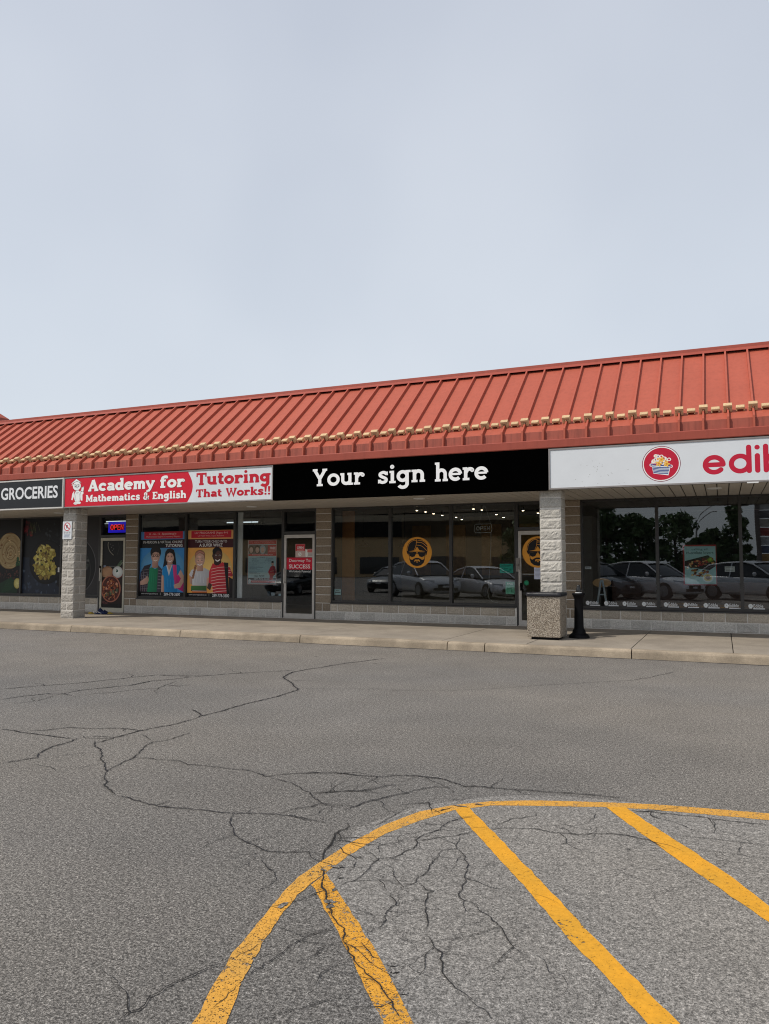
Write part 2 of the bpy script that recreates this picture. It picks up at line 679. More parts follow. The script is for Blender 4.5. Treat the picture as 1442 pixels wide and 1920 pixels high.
def glyph(ch, w, q):
    """slab-serif letters as strokes; cap height 1; w stem weight, q serif weight"""
    r, s, X = w / 2, q / 2, .69
    st = []

    def L(pts, k=w):
        st.append((pts, k))

    def sf(x0, x1, y):
        st.append(([(x0, y), (x1, y)], q))
    B, T_, U = s, X - s, 1 - s
    adv = .7
    if ch == 'o':
        L(arc(.37, X / 2, .37 - r, X / 2 - r + .012, 0, 360, 28)); adv = .76
    elif ch == 'u':
        L([(.16, X)] + [(.16, .27)] + arc(.37, .27, .21, .27 - r, 180, 360, 12)[1:], w)
        L([(.58, X), (.58, 0)]); sf(.01, .16, T_); sf(.43, .58, T_); sf(.58, .76, B); adv = .79
    elif ch == 'r':
        L([(.18, X), (.18, 0)]); sf(.02, .18, T_); sf(.02, .38, B)
        L(arc(.42, .36, .22, X - .36 - r, 170, 60, 8)); L(arc(.53, X - .155, .05, .05, 0, 360, 10), .12); adv = .65
    elif ch == 's':
        L(catmull([(.50, .52), (.40, .61), (.27, .615), (.15, .55), (.15, .45), (.26, .375), (.38, .32), (.48, .24), (.45, .12), (.31, .07), (.19, .09), (.09, .19)]), w * .9)
        L([(.53, .66), (.53, .46)], .08); L([(.07, .23), (.07, .02)], .08); adv = .62
    elif ch == 'i':
        L([(.2, X), (.2, 0)]); sf(.04, .2, T_); sf(.03, .38, B); L(arc(.19, .91, .055, .055, 0, 360, 10), .12); adv = .43
    elif ch == 'g':
        L(arc(.33, .37, .33 - r, .31 - r + .02, 0, 360, 24)); sf(.56, .76, T_)
        L([(.57, X), (.57, -.06)] + arc(.34, -.06, .23, .19, 0, -155, 12)[1:]); adv = .79
    elif ch in 'nh':
        top = X if ch == 'n' else 1.03
        L([(.18, top), (.18, 0)]); sf(.02, .18, top - s); sf(.02, .34, B)
        L(arc(.385, .40, .205, X - .40 - r + .01, 175, 0, 12) + [(.59, 0)]); sf(.45, .74, B); adv = .78
    elif ch == 'm':
        L([(.18, X), (.18, 0)]); sf(.02, .18, T_); sf(.03, .32, B)
        L(arc(.35, .42, .17, X - .42 - r + .01, 175, 0, 10) + [(.52, 0)]); sf(.42, .64, B)
        L(arc(.69, .42, .17, X - .42 - r + .01, 175, 0, 10) + [(.86, 0)]); sf(.76, 1.0, B); adv = 1.04
    elif ch == 'e':
        L([(.08, .36), (.66, .36)], q * .9)
        L(arc(.37, .345, .37 - r, .345 - r + .012, 4, 318, 26)); adv = .75
    elif ch == 'a':
        L(arc(.27, .2, .25 - r, .22 - r, 0, 360, 18), w * .95)
        L(arc(.33, .45, .21, .24 - r, 155, 0, 10) + [(.54, 0)]); sf(.54, .70, B); adv = .72
    elif ch == 'c':
        L(arc(.37, .345, .37 - r, .345 - r + .012, 48, 318, 24)); L(arc(.56, .5, .045, .045, 0, 360, 10), .1); adv = .70
    elif ch == 'd':
        L(arc(.33, .335, .33 - r, .335 - r + .02, 0, 360, 24)); L([(.59, 1.03), (.59, 0)]); sf(.42, .59, 1.03 - s); sf(.59, .76, B); adv = .79
    elif ch == 'f':
        L([(.2, 0), (.2, .76)] + arc(.42, .78, .22, .25 - r, 175, 45, 8)); L(arc(.55, .86, .045, .045, 0, 360, 10), .1); sf(.02, .46, T_); sf(.03, .44, B); adv = .58
    elif ch == 't':
        L([(.22, .9), (.22, .22)] + arc(.40, .22, .18, .22 - r, 180, 300, 8)); sf(.03, .46, T_); adv = .52
    elif ch == 'k':
        L([(.18, 1.03), (.18, 0)]); sf(.02, .18, 1.03 - s); sf(.02, .34, B); L([(.2, .26), (.54, T_)], w * .7); L([(.32, .42), (.58, B)], w * .95)
        sf(.40, .68, T_); sf(.44, .74, B); adv = .76
    elif ch == 'l':
        L([(.2, 1.03), (.2, 0)]); sf(.04, .2, 1.03 - s); sf(.03, .38, B); adv = .42
    elif ch == 'y':
        L([(.12, T_), (.39, .06)]); L([(.62, T_), (.36, -.04), (.24, -.2)], w * .8); L(arc(.16, -.2, .05, .05, 0, 360, 10), .11)
        sf(.0, .27, T_); sf(.48, .74, T_); adv = .74
    elif ch == 'A':
        L([(.13, B), (.42, .97)], w * .8); L([(.42, .99), (.73, B)], w * 1.15); L([(.24, .32), (.6, .32)], q); sf(0, .28, B); sf(.54, .90, B); adv = .92
    elif ch == 'M':
        L([(.17, B), (.17, U)], w * .9); L([(.87, B), (.87, U)]); L([(.17, .95), (.52, .22), (.87, .95)], w * .85)
        sf(.02, .2, U); sf(.85, 1.02, U); sf(.02, .33, B); sf(.7, 1.03, B); adv = 1.06
    elif ch == 'E':
        L([(.2, 1), (.2, 0)]); sf(.03, .66, U); sf(.2, .5, .5); sf(.03, .7, B)
        L([(.63, 1), (.63, .72)], .1); L([(.67, 0), (.67, .3)], .1); L([(.48, .38), (.48, .62)], .09); adv = .76
    elif ch == 'T':
        L([(.42, 1), (.42, 0)]); sf(.04, .80, U); L([(.08, 1), (.08, .68)], .1); L([(.76, 1), (.76, .68)], .1); sf(.24, .60, B); adv = .84
    elif ch == 'W':
        L([(.12, U), (.34, .06), (.56, .82), (.80, .06), (1.02, U)], w * .9); sf(0, .26, U); sf(.44, .66, U); sf(.88, 1.14, U); adv = 1.16
    elif ch == 'Y':
        L([(.12, U), (.43, .42)]); L([(.74, U), (.43, .42)]); L([(.43, .48), (.43, 0)]); sf(0, .29, U); sf(.58, .87, U); sf(.25, .61, B); adv = .88
    elif ch == '&':
        L(catmull([(.74, .46), (.64, .2), (.46, .08), (.25, .07), (.12, .19), (.17, .37), (.36, .52), (.5, .70), (.46, .86), (.34, .92), (.22, .85), (.22, .69), (.36, .46), (.58, .2), (.78, .06)]), w * .72)
        L([(.62, .46), (.84, .46)], q * .8); adv = .86
    elif ch == '!':
        L([(.18, 1.0), (.18, .34)], [w * 1.1, w * .6]); L(arc(.18, .1, .055, .055, 0, 360, 10), .12); adv = .36
    elif ch == ' ':
        adv = .42
    return st, adv


def rounded(ch, w):
    """round-ended monoline letters; x-height 1"""
    r = w / 2
    o = []
    if ch == 'e':
        o = [[(r, .5), (1.05 - r, .5)], arc(.525, .5, .525 - r, .5 - r, 0, 318, 26)]; adv = 1.05
    elif ch == 'd':
        o = [arc(.51, .5, .51 - r, .5 - r, 0, 360, 28), [(1.02 - r, r), (1.02 - r, 1.43 - r)]]; adv = 1.02
    elif ch == 'b':
        o = [arc(.51, .5, .51 - r, .5 - r, 0, 360, 28), [(r, r), (r, 1.43 - r)]]; adv = 1.02
    elif ch == 'l':
        o = [[(r, r), (r, 1.43 - r)]]; adv = w
    elif ch == 'i':
        o = [[(r, r), (r, .98 - r)], [(r, 1.40 - r), (r + .001, 1.40 - r)]]; adv = w
    return o, adv


_txt_cache = {}


def text_polys(s, bold=0.0):
    key = (s, bold)
    if key in _txt_cache:
        return _txt_cache[key]
    cu = bpy.data.curves.new('lettering_source', 'FONT')
    cu.body = s
    cu.size = 1
    cu.offset = bold
    cu.resolution_u = 3
    ob = bpy.data.objects.new('lettering_source', cu)
    col.objects.link(ob)
    dg = bpy.context.evaluated_depsgraph_get()
    dg.update()
    me = bpy.data.meshes.new_from_object(ob.evaluated_get(dg))
    polys = [[(me.vertices[i].co.x, me.vertices[i].co.y) for i in p.vertices] for p in me.polygons]
    bpy.data.objects.remove(ob)
    bpy.data.curves.remove(cu)
    bpy.data.meshes.remove(me)
    xs = [p[0] for q in polys for p in q]
    ys = [p[1] for q in polys for p in q]
    _txt_cache[key] = (polys, min(xs), max(xs), min(ys), max(ys))
    return _txt_cache[key]


class Art:
    """flat printed artwork in the plane Y = y0; each new shape lies 0.12 mm in front of the last"""

    def __init__(s, y0, fx=lambda x, y: (x, y), step=.00005):
        s.m = MB()
        s.y = y0
        s.f = fx
        s.step = step
        s.n = 0
        s.photo = False      # True: the shape prints as part of a photograph, with soft tones

    def _put(s, poly, c):
        s.m.face([(p[0], s.y - s.n * s.step, p[1]) for p in poly], c)

    def _fan(s, P, c, mid, rim, off=(0, 0)):
        cx = sum(p[0] for p in P) / len(P) + off[0]
        cy = sum(p[1] for p in P) / len(P) + off[1]
        k = lambda q: tuple(min(1, v * q) for v in c)
        y = s.y - s.n * s.step
        for i in range(len(P)):
            a, b = P[i], P[(i + 1) % len(P)]
            s.m.face([(cx, y, cy), (a[0], y, a[1]), (b[0], y, b[1])], [k(mid), k(rim), k(rim)])

    def poly(s, pts, c):
        s.n += 1
        P = [s.f(*p) for p in pts]
        if s.photo:
            xs, zs = [p[0] for p in P], [p[1] for p in P]
            w, h = max(xs) - min(xs) + 1e-9, max(zs) - min(zs) + 1e-9
            c = [tuple(min(1, v * (1.16 - .42 * (p[0] - min(xs)) / w - .14 * (max(zs) - p[1]) / h)) for v in c) for p in P]
        s._put(P, c)

    def rect(s, x0, y0, x1, y1, c):
        s.poly([(x0, y0), (x1, y0), (x1, y1), (x0, y1)], c)

    def ell(s, cx, cy, rx, ry, c, rot=0, n=22, a0=0, a1=360):
        ca, sa = math.cos(R(rot)), math.sin(R(rot))
        P = []
        for i in range(n):
            a = R(a0 + (a1 - a0) * i / (n if a1 - a0 == 360 else n - 1))
            u, v = rx * math.cos(a), ry * math.sin(a)
            P.append((cx + u * ca - v * sa, cy + u * sa + v * ca))
        if s.photo:
            s.n += 1
            s._fan([s.f(*p) for p in P], c, 1.12, .74)
        else:
            s.poly(P, c)

    def blob(s, cx, cy, rx, ry, c, rnd, n=9, jit=.3):
        P = []
        for i in range(n):
            a = 2 * math.pi * i / n
            k = 1 + rnd.uniform(-jit, jit)
            P.append((cx + rx * k * math.cos(a), cy + ry * k * math.sin(a)))
        s.n += 1
        Q = [s.f(*p) for p in P]
        s._fan(Q, c, 1.2, .66)

    def line(s, pts, w, c):
        s.n += 1
        P = [s.f(*p) for p in pts]
        for q in ribbon(P, w):
            s._put(q, c)

    def text(s, t, x0, y0, x1, y1, c, bold=0.0, world=False, keep=False):
        """text fitted to a box given in artwork coordinates (y0 = bottom edge, y1 = top edge)"""
        polys, a, b, d, e = text_polys(t, bold)
        s.n += 1
        A, B_ = ((x0, y0), (x1, y1)) if world else (s.f(x0, y0), s.f(x1, y1))
        for q in polys:
            s._put([(A[0] + (p[0] - a) / (b - a) * (B_[0] - A[0]), A[1] + (p[1] - d) / (e - d) * (B_[1] - A[1])) for p in q], c)

    def slab(s, t, x0, base, x1, cap, c, w, q):
        """slab lettering in world units between x0 and x1 on a base line"""
        x = 0
        G = []
        for ch in t:
            st, adv = glyph(ch, w, q)
            G += [([(p[0] + x, p[1]) for p in P], k) for P, k in st]
            x += adv
            G.append(None)
        k = (x1 - x0) / (x - .02)
        n0, top = s.n, s.n
        for g_ in G:
            if g_ is None:
                s.n = n0
                continue
            P, wd = g_
            s.n += 1
            top = max(top, s.n)
            for qd in ribbon(P, wd):
                s._put([(x0 + p[0] * k, base + p[1] * cap) for p in qd], c)
        s.n = top

    def build(s, name, mat, parent=None, **k):
        return s.m.build(name, mat, parent, **k)


def box_map(px0, py0, px1, py1, X0, Z0, X1, Z1):
    """artwork coordinates -> plane coordinates"""
    return lambda x, y: (X0 + (x - px0) / (px1 - px0) * (X1 - X0), Z0 + (y - py0) / (py1 - py0) * (Z1 - Z0))

# ------------------------------------------------------------------ the ground
rnd = random.Random(7)
ZS = 0.14            # pavement height
F = 17.05            # plane of the shop fronts
KERB_Y = 12.95


def struct(o):
    o['kind'] = 'structure'
    return o


g = MB()
g.face([(-260, -260, 0), (260, -260, 0), (260, 300, 0), (-260, 300, 0)])
struct(g.build('parking_lot', M['asphalt']))

# pavement: concrete bays with open joints, on a dark bed
sw = MB()
jx = [-45, -41, -37, -33, -29.5, -26.2, -22.9, -19.6, -16.35, -13.2, -10.3, -7.47, -4.65, -3.12, -1.40, .12, 3.2, 6.4, 9.6, 13, 17, 21]
for a, b in zip(jx, jx[1:]):
    sw.box(a + .006, b - .006, KERB_Y + .19, F + .3, .02, ZS)
struct(sw.build('sidewalk', M['walk'], bevel=.006))
bed = MB()
bed.box(-45, 21, KERB_Y + .1, F + .25, .004, ZS - .03)
struct(bed.build('sidewalk_bed', M['joint']))
kb = MB()
kx = [-45, -36, -27, -19.5, -13.30, -10.30, -7.46, -4.48, -3.80, -1.37, 2.1, 5.6, 9, 15, 21]
prof = [(KERB_Y, .0), (KERB_Y + .012, .10), (KERB_Y + .022, .125), (KERB_Y + .045, .139), (KERB_Y + .075, .143), (KERB_Y + .182, .142), (KERB_Y + .182, .0)]
for a, b in zip(kx, kx[1:]):
    a, b = a + .008, b - .008
    n = max(2, int((b - a) / .35))
    rows = []
    for i in range(n + 1):
        x = a + (b - a) * i / n
        jit = [(.004 * mnoise.noise((x * 1.7, k * 3.1, 0)) if 0 < k < 6 else 0) for k in range(7)]
        rows.append([(x, p[0] + jit[k], p[1] + jit[k]) for k, p in enumerate(prof)])
    kb.grid(rows)
    kb.face(rows[0])
    kb.face(rows[-1][::-1])
struct(kb.build('kerb', M['kerb'], smooth=False))
# dirt and loose grit lying in the gutter
gd = MB()
for i in range(150):
    x0 = -22 + i * .16
    w = .03 + .05 * max(0, mnoise.noise((x0 * .6, 0, 0)) + .3) + .02 * rnd.random()
    gd.face([(x0, KERB_Y - w, .003), (x0 + .16, KERB_Y - w - .01 * rnd.random(), .003), (x0 + .16, KERB_Y + .004, .003), (x0, KERB_Y + .004, .003)])
struct(gd.build('gutter_dirt', M['joint']))

# old parking bay surface inside the painted curve
O1 = [(-1.30, 1.40), (-1.46, 1.75), (-1.606, 2.127), (-1.674, 2.311), (-1.753, 2.569), (-1.814, 2.861), (-1.861, 3.1), (-1.885, 3.285), (-1.879, 3.485), (-1.864, 3.753), (-1.807, 4.122), (-1.712, 4.425), (-1.562, 4.633), (-1.372, 4.801), (-1.146, 4.92), (-0.912, 5.006), (-0.724, 5.066), (-0.446, 5.149), (-0.14, 5.199), (0.216, 5.247), (1.2, 5.40), (3.2, 5.70), (7.0, 6.25)]
I1 = [(-1.20, 1.46), (-1.36, 1.80), (-1.508, 2.171), (-1.595, 2.373), (-1.689, 2.666), (-1.747, 2.89), (-1.788, 3.117), (-1.797, 3.257), (-1.79, 3.362), (-1.788, 3.631), (-1.746, 3.983), (-1.651, 4.267), (-1.529, 4.534), (-1.348, 4.717), (-1.121, 4.813), (-0.892, 4.898), (-0.711, 4.967), (-0.437, 5.038), (-0.138, 5.073), (0.209, 5.112), (1.2, 5.26), (3.2, 5.56), (7.0, 6.11)]
edge = [(-.55, 1.62), (-.95, 2.22), (-1.18, 2.56), (-1.42, 2.86), (-1.62, 3.1), (-1.79, 3.33), (-1.84, 3.52), (-1.90, 3.75), (-1.92, 4.02), (-1.86, 4.28), (-1.75, 4.52), (-1.60, 4.70),
        (-1.40, 4.90), (-1.18, 5.03), (-.93, 5.10), (-.72, 5.12), (-.45, 5.155), (-.14, 5.20), (.216, 5.247), (1.2, 5.40), (3.2, 5.70), (7.0, 6.25)]
fine = []
for (a, b) in zip(edge, edge[1:]):
    for i in range(6):
        t = i / 6
        x, y = a[0] + (b[0] - a[0]) * t, a[1] + (b[1] - a[1]) * t
        q = .022 * mnoise.noise((x * 6, y * 6, 1)) + .012 * mnoise.noise((x * 23, y * 23, 5))
        fine.append((x + q, y + q * .8))
fine.append(edge[-1])
bay = MB()
bay.face([(x, y, .0018) for x, y in fine] + [(7.0, -6, .0018), (.4, -6, .0018), (-.25, 1.1, .0018)])
struct(bay.build('parking_bay_surface', M['bay_asphalt']))


def strip(name, Lp, Rp, mat, z=.003):
    m = MB()
    n = 0
    for (a, b), (c, d) in zip(zip(Lp, Lp[1:]), zip(Rp, Rp[1:])):
        k = max(2, int(math.dist(a, b) / .05))
        for i in range(k):
            q = []
            for t in (i / k, (i + 1) / k):
                for (u, v, sg) in ((a, b, 1), (c, d, -1)):
                    x, y = u[0] + (v[0] - u[0]) * t, u[1] + (v[1] - u[1]) * t
                    e = .006 * mnoise.noise((x * 14, y * 14, sg)) + .003 * mnoise.noise((x * 55, y * 55, sg))
                    q.append((x + e, y + e, z))
            m.face([q[0], q[1], q[3], q[2]])
    return struct(m.build(name, mat))


strip('road_marking_curve', O1, I1, M['yellow_mid'], .003)
strip('road_marking_worn_bar', [(-1.783, 3.23), (-1.398, 2.795), (-1.118, 2.459), (-1.043, 2.379), (-.60, 1.85)], [(-1.785, 3.371), (-1.46, 3.018), (-1.268, 2.795), (-0.953, 2.418), (-.51, 1.89)], M['yellow_worn'], .0038)
strip('road_marking_middle_bar', [(-1.529, 4.545), (-0.887, 3.628), (-0.587, 3.178), (-0.401, 2.921), (-0.263, 2.722), (.45, 1.70)], [(-1.482, 4.652), (-0.796, 3.669), (-0.543, 3.295), (-0.315, 2.969), (-0.168, 2.764), (.55, 1.74)], M['yellow'], .0038)
strip('road_marking_right_bar', [(-0.696, 4.974), (-0.391, 4.473), (-0.18, 4.149), (-0.004, 3.879), (0.138, 3.669), (1.1, 2.25)], [(-0.582, 5.013), (-0.413, 4.744), (-0.189, 4.415), (-0.001, 4.122), (0.147, 3.842), (1.2, 2.29)], M['yellow'], .0038)

CRACKS = """10;-7.93 6.66,-7.70 7.04,-7.42 7.44,-7.20 8.01,-7.03 8.38,-6.51 8.45
12;-7.31 6.14,-7.27 6.42,-7.16 6.64,-7.00 6.68,-6.99 6.98,-6.86 7.27,-6.73 7.54,-6.72 7.93,-6.58 8.16,-6.47 8.40
7;-6.98 6.02,-6.88 6.26,-6.99 6.62
7;-6.72 6.79,-6.53 7.03,-6.45 7.27,-6.26 7.47,-6.33 7.72,-6.42 8.04
8;-6.33 7.72,-6.14 7.71,-6.08 7.89
12;-6.02 5.07,-5.92 5.07,-5.66 5.04,-5.34 5.04,-5.16 5.03,-5.09 5.08
10;-5.72 5.10,-5.58 5.19,-5.50 5.37,-5.23 5.43,-5.07 5.52,-4.91 5.55,-4.82 5.53
13;-4.70 6.12,-4.74 5.79,-4.81 5.51,-4.81 5.28,-4.81 5.19,-4.81 5.06,-4.82 5.00
8;-5.09 5.08,-5.02 5.18,-4.86 5.26
12;-4.97 4.20,-4.92 4.33,-4.87 4.44,-4.95 4.54,-5.05 4.77,-5.04 4.90,-5.09 5.08
11;-4.87 5.06,-4.74 4.90,-4.64 4.85,-4.52 4.76,-4.39 4.61,-4.23 4.49,-4.09 4.35,-4.00 4.24,-3.90 4.16,-3.83 4.07,-3.72 4.00,-3.61 3.93
12;-3.61 3.93,-3.52 3.93,-3.39 3.91,-3.30 3.89,-3.16 3.88,-2.99 3.90
6;-4.78 4.52,-4.69 4.65,-4.58 4.76
6;-4.74 4.28,-4.55 4.28,-4.40 4.21
6;-4.31 4.29,-4.33 4.36,-4.28 4.51
9;-4.09 4.35,-4.12 4.46,-4.16 4.56,-4.18 4.75,-4.27 4.92,-4.36 5.07,-4.41 5.21,-4.35 5.32,-4.35 5.66
6;-4.72 5.43,-4.57 5.33,-4.44 5.25
8;-4.15 4.77,-3.97 4.78,-3.81 4.81,-3.71 4.77,-3.63 4.74
12;-5.03 6.55,-4.72 6.31,-4.71 6.74,-4.71 7.04,-4.64 7.63,-4.67 8.07,-4.89 8.37,-5.38 8.90,-5.51 9.40,-5.30 10.45,-4.97 11.33
10;-6.50 8.44,-6.20 8.86,-5.91 9.21,-5.58 9.52
5;-4.75 8.20,-4.31 8.30,-3.75 8.55
6;-3.73 8.49,-2.99 8.78,-2.48 9.19,-2.01 9.72,-1.67 10.02,-1.11 10.52,-0.91 10.93,-0.65 11.61
9;-3.75 4.76,-3.52 4.77,-3.35 4.78,-3.19 4.79,-2.97 4.71,-2.89 4.82,-2.75 4.90,-2.59 4.99,-2.46 5.00,-2.27 5.02,-2.22 5.04
8;-2.97 4.71,-2.75 4.64,-2.52 4.50,-2.44 4.42,-2.33 4.34,-2.27 4.31,-2.23 4.30
9;-2.51 4.49,-2.38 4.58,-2.27 4.65,-2.20 4.69,-2.12 4.82
6;-2.20 4.68,-2.05 4.66
9;-2.14 4.25,-2.09 4.45,-2.02 4.60
12;-3.05 3.89,-2.89 3.92,-2.73 3.94,-2.56 4.00,-2.47 4.03,-2.36 4.05,-2.28 4.04,-2.18 4.02
9;-2.47 4.05,-2.39 4.20,-2.35 4.24,-2.33 4.34
7;-2.30 4.06,-2.25 4.13,-2.26 4.28
6;-2.16 4.02,-2.11 4.15
10;-2.73 3.94,-2.68 3.88,-2.64 3.80,-2.54 3.69,-2.45 3.61,-2.36 3.56,-2.25 3.52,-2.20 3.51,-2.11 3.53,-1.98 3.59,-1.92 3.58
6;-2.25 3.52,-2.22 3.45,-2.21 3.35,-2.17 3.27
8;-2.17 3.43,-2.10 3.34,-2.01 3.27,-1.97 3.21,-1.96 3.16,-1.96 3.06,-1.95 3.01
15;-2.02 4.07,-1.98 4.02,-1.99 3.90,-1.95 3.74,-1.94 3.64,-1.90 3.55,-1.87 3.48
14;-1.85 3.45,-1.77 3.30,-1.70 3.20,-1.59 3.05,-1.55 2.98
6;-2.12 3.78,-2.07 3.69,-2.10 3.68
10;-2.80 4.87,-2.56 4.98,-2.26 5.02,-2.09 5.14,-1.96 5.16,-1.84 5.15,-1.73 5.09,-1.61 5.03,-1.53 5.07
9;-2.49 4.48,-2.37 4.58,-2.27 4.66,-2.21 4.66,-2.14 4.76,-2.10 4.86,-2.01 4.94
10;-2.14 4.26,-2.09 4.42,-2.01 4.61,-1.92 4.75,-1.90 4.82,-1.80 4.95,-1.67 4.99
6;-2.27 4.66,-2.15 4.66,-2.07 4.66
7;-2.38 4.18,-2.35 4.25,-2.33 4.34,-2.27 4.32,-2.17 4.30
9;-1.86 4.48,-1.82 4.54,-1.72 4.62,-1.66 4.50,-1.63 4.43
9;-1.66 4.71,-1.54 4.74,-1.52 4.79
7;-1.98 4.03,-1.92 4.06,-1.84 4.10,-1.83 4.17,-1.82 4.30,-1.81 4.42
18;-1.64 4.44,-1.60 4.49,-1.56 4.58
9;-1.66 3.27,-1.62 3.35,-1.62 3.43,-1.62 3.54,-1.63 3.65,-1.56 3.69,-1.55 3.75,-1.53 3.89,-1.55 4.02,-1.50 4.18,-1.48 4.31,-1.43 4.40,-1.37 4.44
6;-1.64 3.67,-1.67 3.75,-1.71 3.81,-1.67 3.87,-1.63 3.93,-1.56 4.01
8;-1.55 3.94,-1.46 4.05,-1.38 4.11,-1.30 4.22
8;-1.36 4.11,-1.33 4.02,-1.31 3.93,-1.37 3.88,-1.37 3.77,-1.36 3.67,-1.36 3.58,-1.37 3.51,-1.36 3.45,-1.39 3.38,-1.41 3.31
9;-1.31 3.93,-1.25 3.86,-1.21 3.77,-1.16 3.64,-1.12 3.50,-1.12 3.41,-1.10 3.38,-1.03 3.34,-1.00 3.32
10;-1.41 3.31,-1.40 3.26,-1.35 3.21,-1.36 3.12,-1.35 3.09,-1.33 3.04,-1.32 2.97,-1.35 2.90
7;-1.35 3.20,-1.31 3.24,-1.24 3.31
10;-1.36 3.45,-1.28 3.39,-1.24 3.39,-1.26 3.36,-1.24 3.31,-1.23 3.24,-1.20 3.18,-1.19 3.15,-1.17 3.08,-1.14 3.00
7;-1.53 3.43,-1.52 3.46,-1.51 3.40,-1.47 3.36,-1.42 3.31
5;-1.31 3.18,-1.26 3.13,-1.22 3.10,-1.19 3.10
9;-1.59 2.77,-1.56 2.82,-1.52 2.86,-1.50 2.90
12;-1.13 2.99,-1.08 2.93,-1.02 2.88,-1.00 2.81,-0.97 2.75,-0.93 2.70,-0.89 2.67,-0.87 2.65,-0.82 2.63,-0.79 2.61
6;-1.19 2.73,-1.15 2.71,-1.10 2.73,-1.07 2.71,-1.03 2.70,-0.98 2.69,-0.94 2.70
9;-1.48 2.59,-1.46 2.67,-1.44 2.75,-1.40 2.78
9;-1.34 2.71,-1.34 2.66,-1.36 2.61,-1.37 2.56,-1.36 2.52,-1.34 2.47
8;-1.33 2.33,-1.31 2.38,-1.29 2.41,-1.25 2.44,-1.23 2.48
13;-1.74 3.25,-1.68 3.17,-1.60 3.07,-1.53 2.97,-1.46 2.90,-1.41 2.81,-1.34 2.72,-1.29 2.67,-1.23 2.62,-1.18 2.59,-1.15 2.57,-1.11 2.53,-1.07 2.49,-1.03 2.45,-0.99 2.41
20;-1.34 2.83,-1.30 2.79,-1.25 2.75,-1.22 2.74
8;-1.23 4.33,-1.18 4.52,-1.05 4.63,-1.07 4.71
9;-1.28 4.27,-1.18 4.35,-1.01 4.41,-0.92 4.39,-0.76 4.40,-0.61 4.49,-0.48 4.50,-0.39 4.48,-0.31 4.38
9;-1.05 3.35,-0.95 3.25,-0.85 3.13,-0.78 3.03,-0.72 2.99
8;-0.70 3.02,-0.65 2.98,-0.61 2.90,-0.57 2.84
6;-0.75 4.62,-0.73 4.80,-0.77 4.83
7;-0.33 4.62,-0.20 4.62,-0.07 4.64,0.06 4.64,0.19 4.65
6;-0.20 4.43,-0.02 4.44,0.18 4.43
6;-0.08 4.73,-0.09 4.96,-0.07 5.01
5;0.04 4.43,0.05 4.64
12;-0.57 4.96,-0.43 4.98,-0.19 5.00,-0.07 4.99,0.20 5.01
10;-0.85 2.64,-0.77 2.58,-0.71 2.53
12;-1.63 5.05,-1.24 5.12,-0.94 5.18,-0.61 5.21
9;-2.23 5.09,-2.05 5.14,-1.85 5.16,-1.62 5.03
13;-1.84 2.02,-1.82 2.11,-1.84 2.19,-1.82 2.30,-1.77 2.42,-1.73 2.49
8;-1.73 2.49,-1.69 2.69
8;-1.61 2.22,-1.60 2.39
9;-1.59 2.40,-1.60 2.49,-1.59 2.58,-1.59 2.69,-1.55 2.80,-1.49 2.89
7;-1.41 2.24,-1.36 2.32,-1.32 2.37,-1.27 2.44"""
ck = MB()
nline = 0
stn = MB()


def lay(Q, ws):
    global nline
    nline += 1
    z = .0044 + .00001 * (nline % 160)
    for q in ribbon(Q, ws):
        ck.face([(x, y, z) for x, y in q])


for ln in CRACKS.strip().split('\n'):
    w, p = ln.split(';')
    w = float(w) * .001
    P = [tuple(float(v) for v in q.split()) for q in p.split(',')]
    Q = []
    for a, b in zip(P, P[1:]):
        d = math.dist(a, b)
        k = max(1, min(90, int(d / .022)))
        nx, ny = -(b[1] - a[1]) / (d + 1e-9), (b[0] - a[0]) / (d + 1e-9)
        for i in range(k):
            t = i / k
            x, y = a[0] + (b[0] - a[0]) * t, a[1] + (b[1] - a[1]) * t
            e = .020 * mnoise.noise((x * 4, y * 4, 3)) + .013 * mnoise.noise((x * 17, y * 17, 7)) + .008 * mnoise.noise((x * 46, y * 46, 9)) + .003 * rnd.uniform(-1, 1)
            Q.append((x + nx * e, y + ny * e))
    Q.append(P[-1])
    n = len(Q)
    ws = []
    for i, (x, y) in enumerate(Q):
        tap = min(1, (i + .4) / 4, (n - i - .6) / 4)
        far = min(3.2, max(.8, math.hypot(x, y) / 3.6))
        ws.append(.56 * w * far * tap * (.40 + 1.0 * abs(mnoise.noise((x * 9, y * 9, 2))) + .45 * rnd.random()))
    lay(Q, ws)
    if w > .0075:
        for q in ribbon(Q, [v_ * (4 + 3 * mnoise.noise((x * 5, y * 5, 8))) for v_, (x, y) in zip(ws, Q)]):
            stn.face([(x, y, .0041 + .000004 * (nline % 70)) for x, y in q])
    # hairline branches, thickest around the old bay edge
    for i in range(3, n - 3):
        x, y = Q[i]
        p = .085 if (x > -2.7 and y < 6.7) else .014
        if rnd.random() < p:
            a0 = math.atan2(Q[i + 2][1] - Q[i - 2][1], Q[i + 2][0] - Q[i - 2][0]) + rnd.choice((-1, 1)) * rnd.uniform(.6, 1.9)
            st, px, py, hw_ = [(x, y)], x, y, []
            k = rnd.randint(5, 26)
            for j in range(k):
                a0 += rnd.gauss(0, .16) + (rnd.uniform(-.5, .5) if rnd.random() < .25 else 0)
                px += .024 * math.cos(a0)
                py += .024 * math.sin(a0)
                st.append((px, py))
            far = min(2.6, max(.8, math.hypot(x, y) / 3.8))
            lay(st, [w * .42 * far * (1 - j / (k + 1)) * rnd.uniform(.5, 1.5) for j in range(k + 1)])
struct(ck.build('pavement_cracks', M['crack']))
struct(stn.build('pavement_stains', M['stain']))
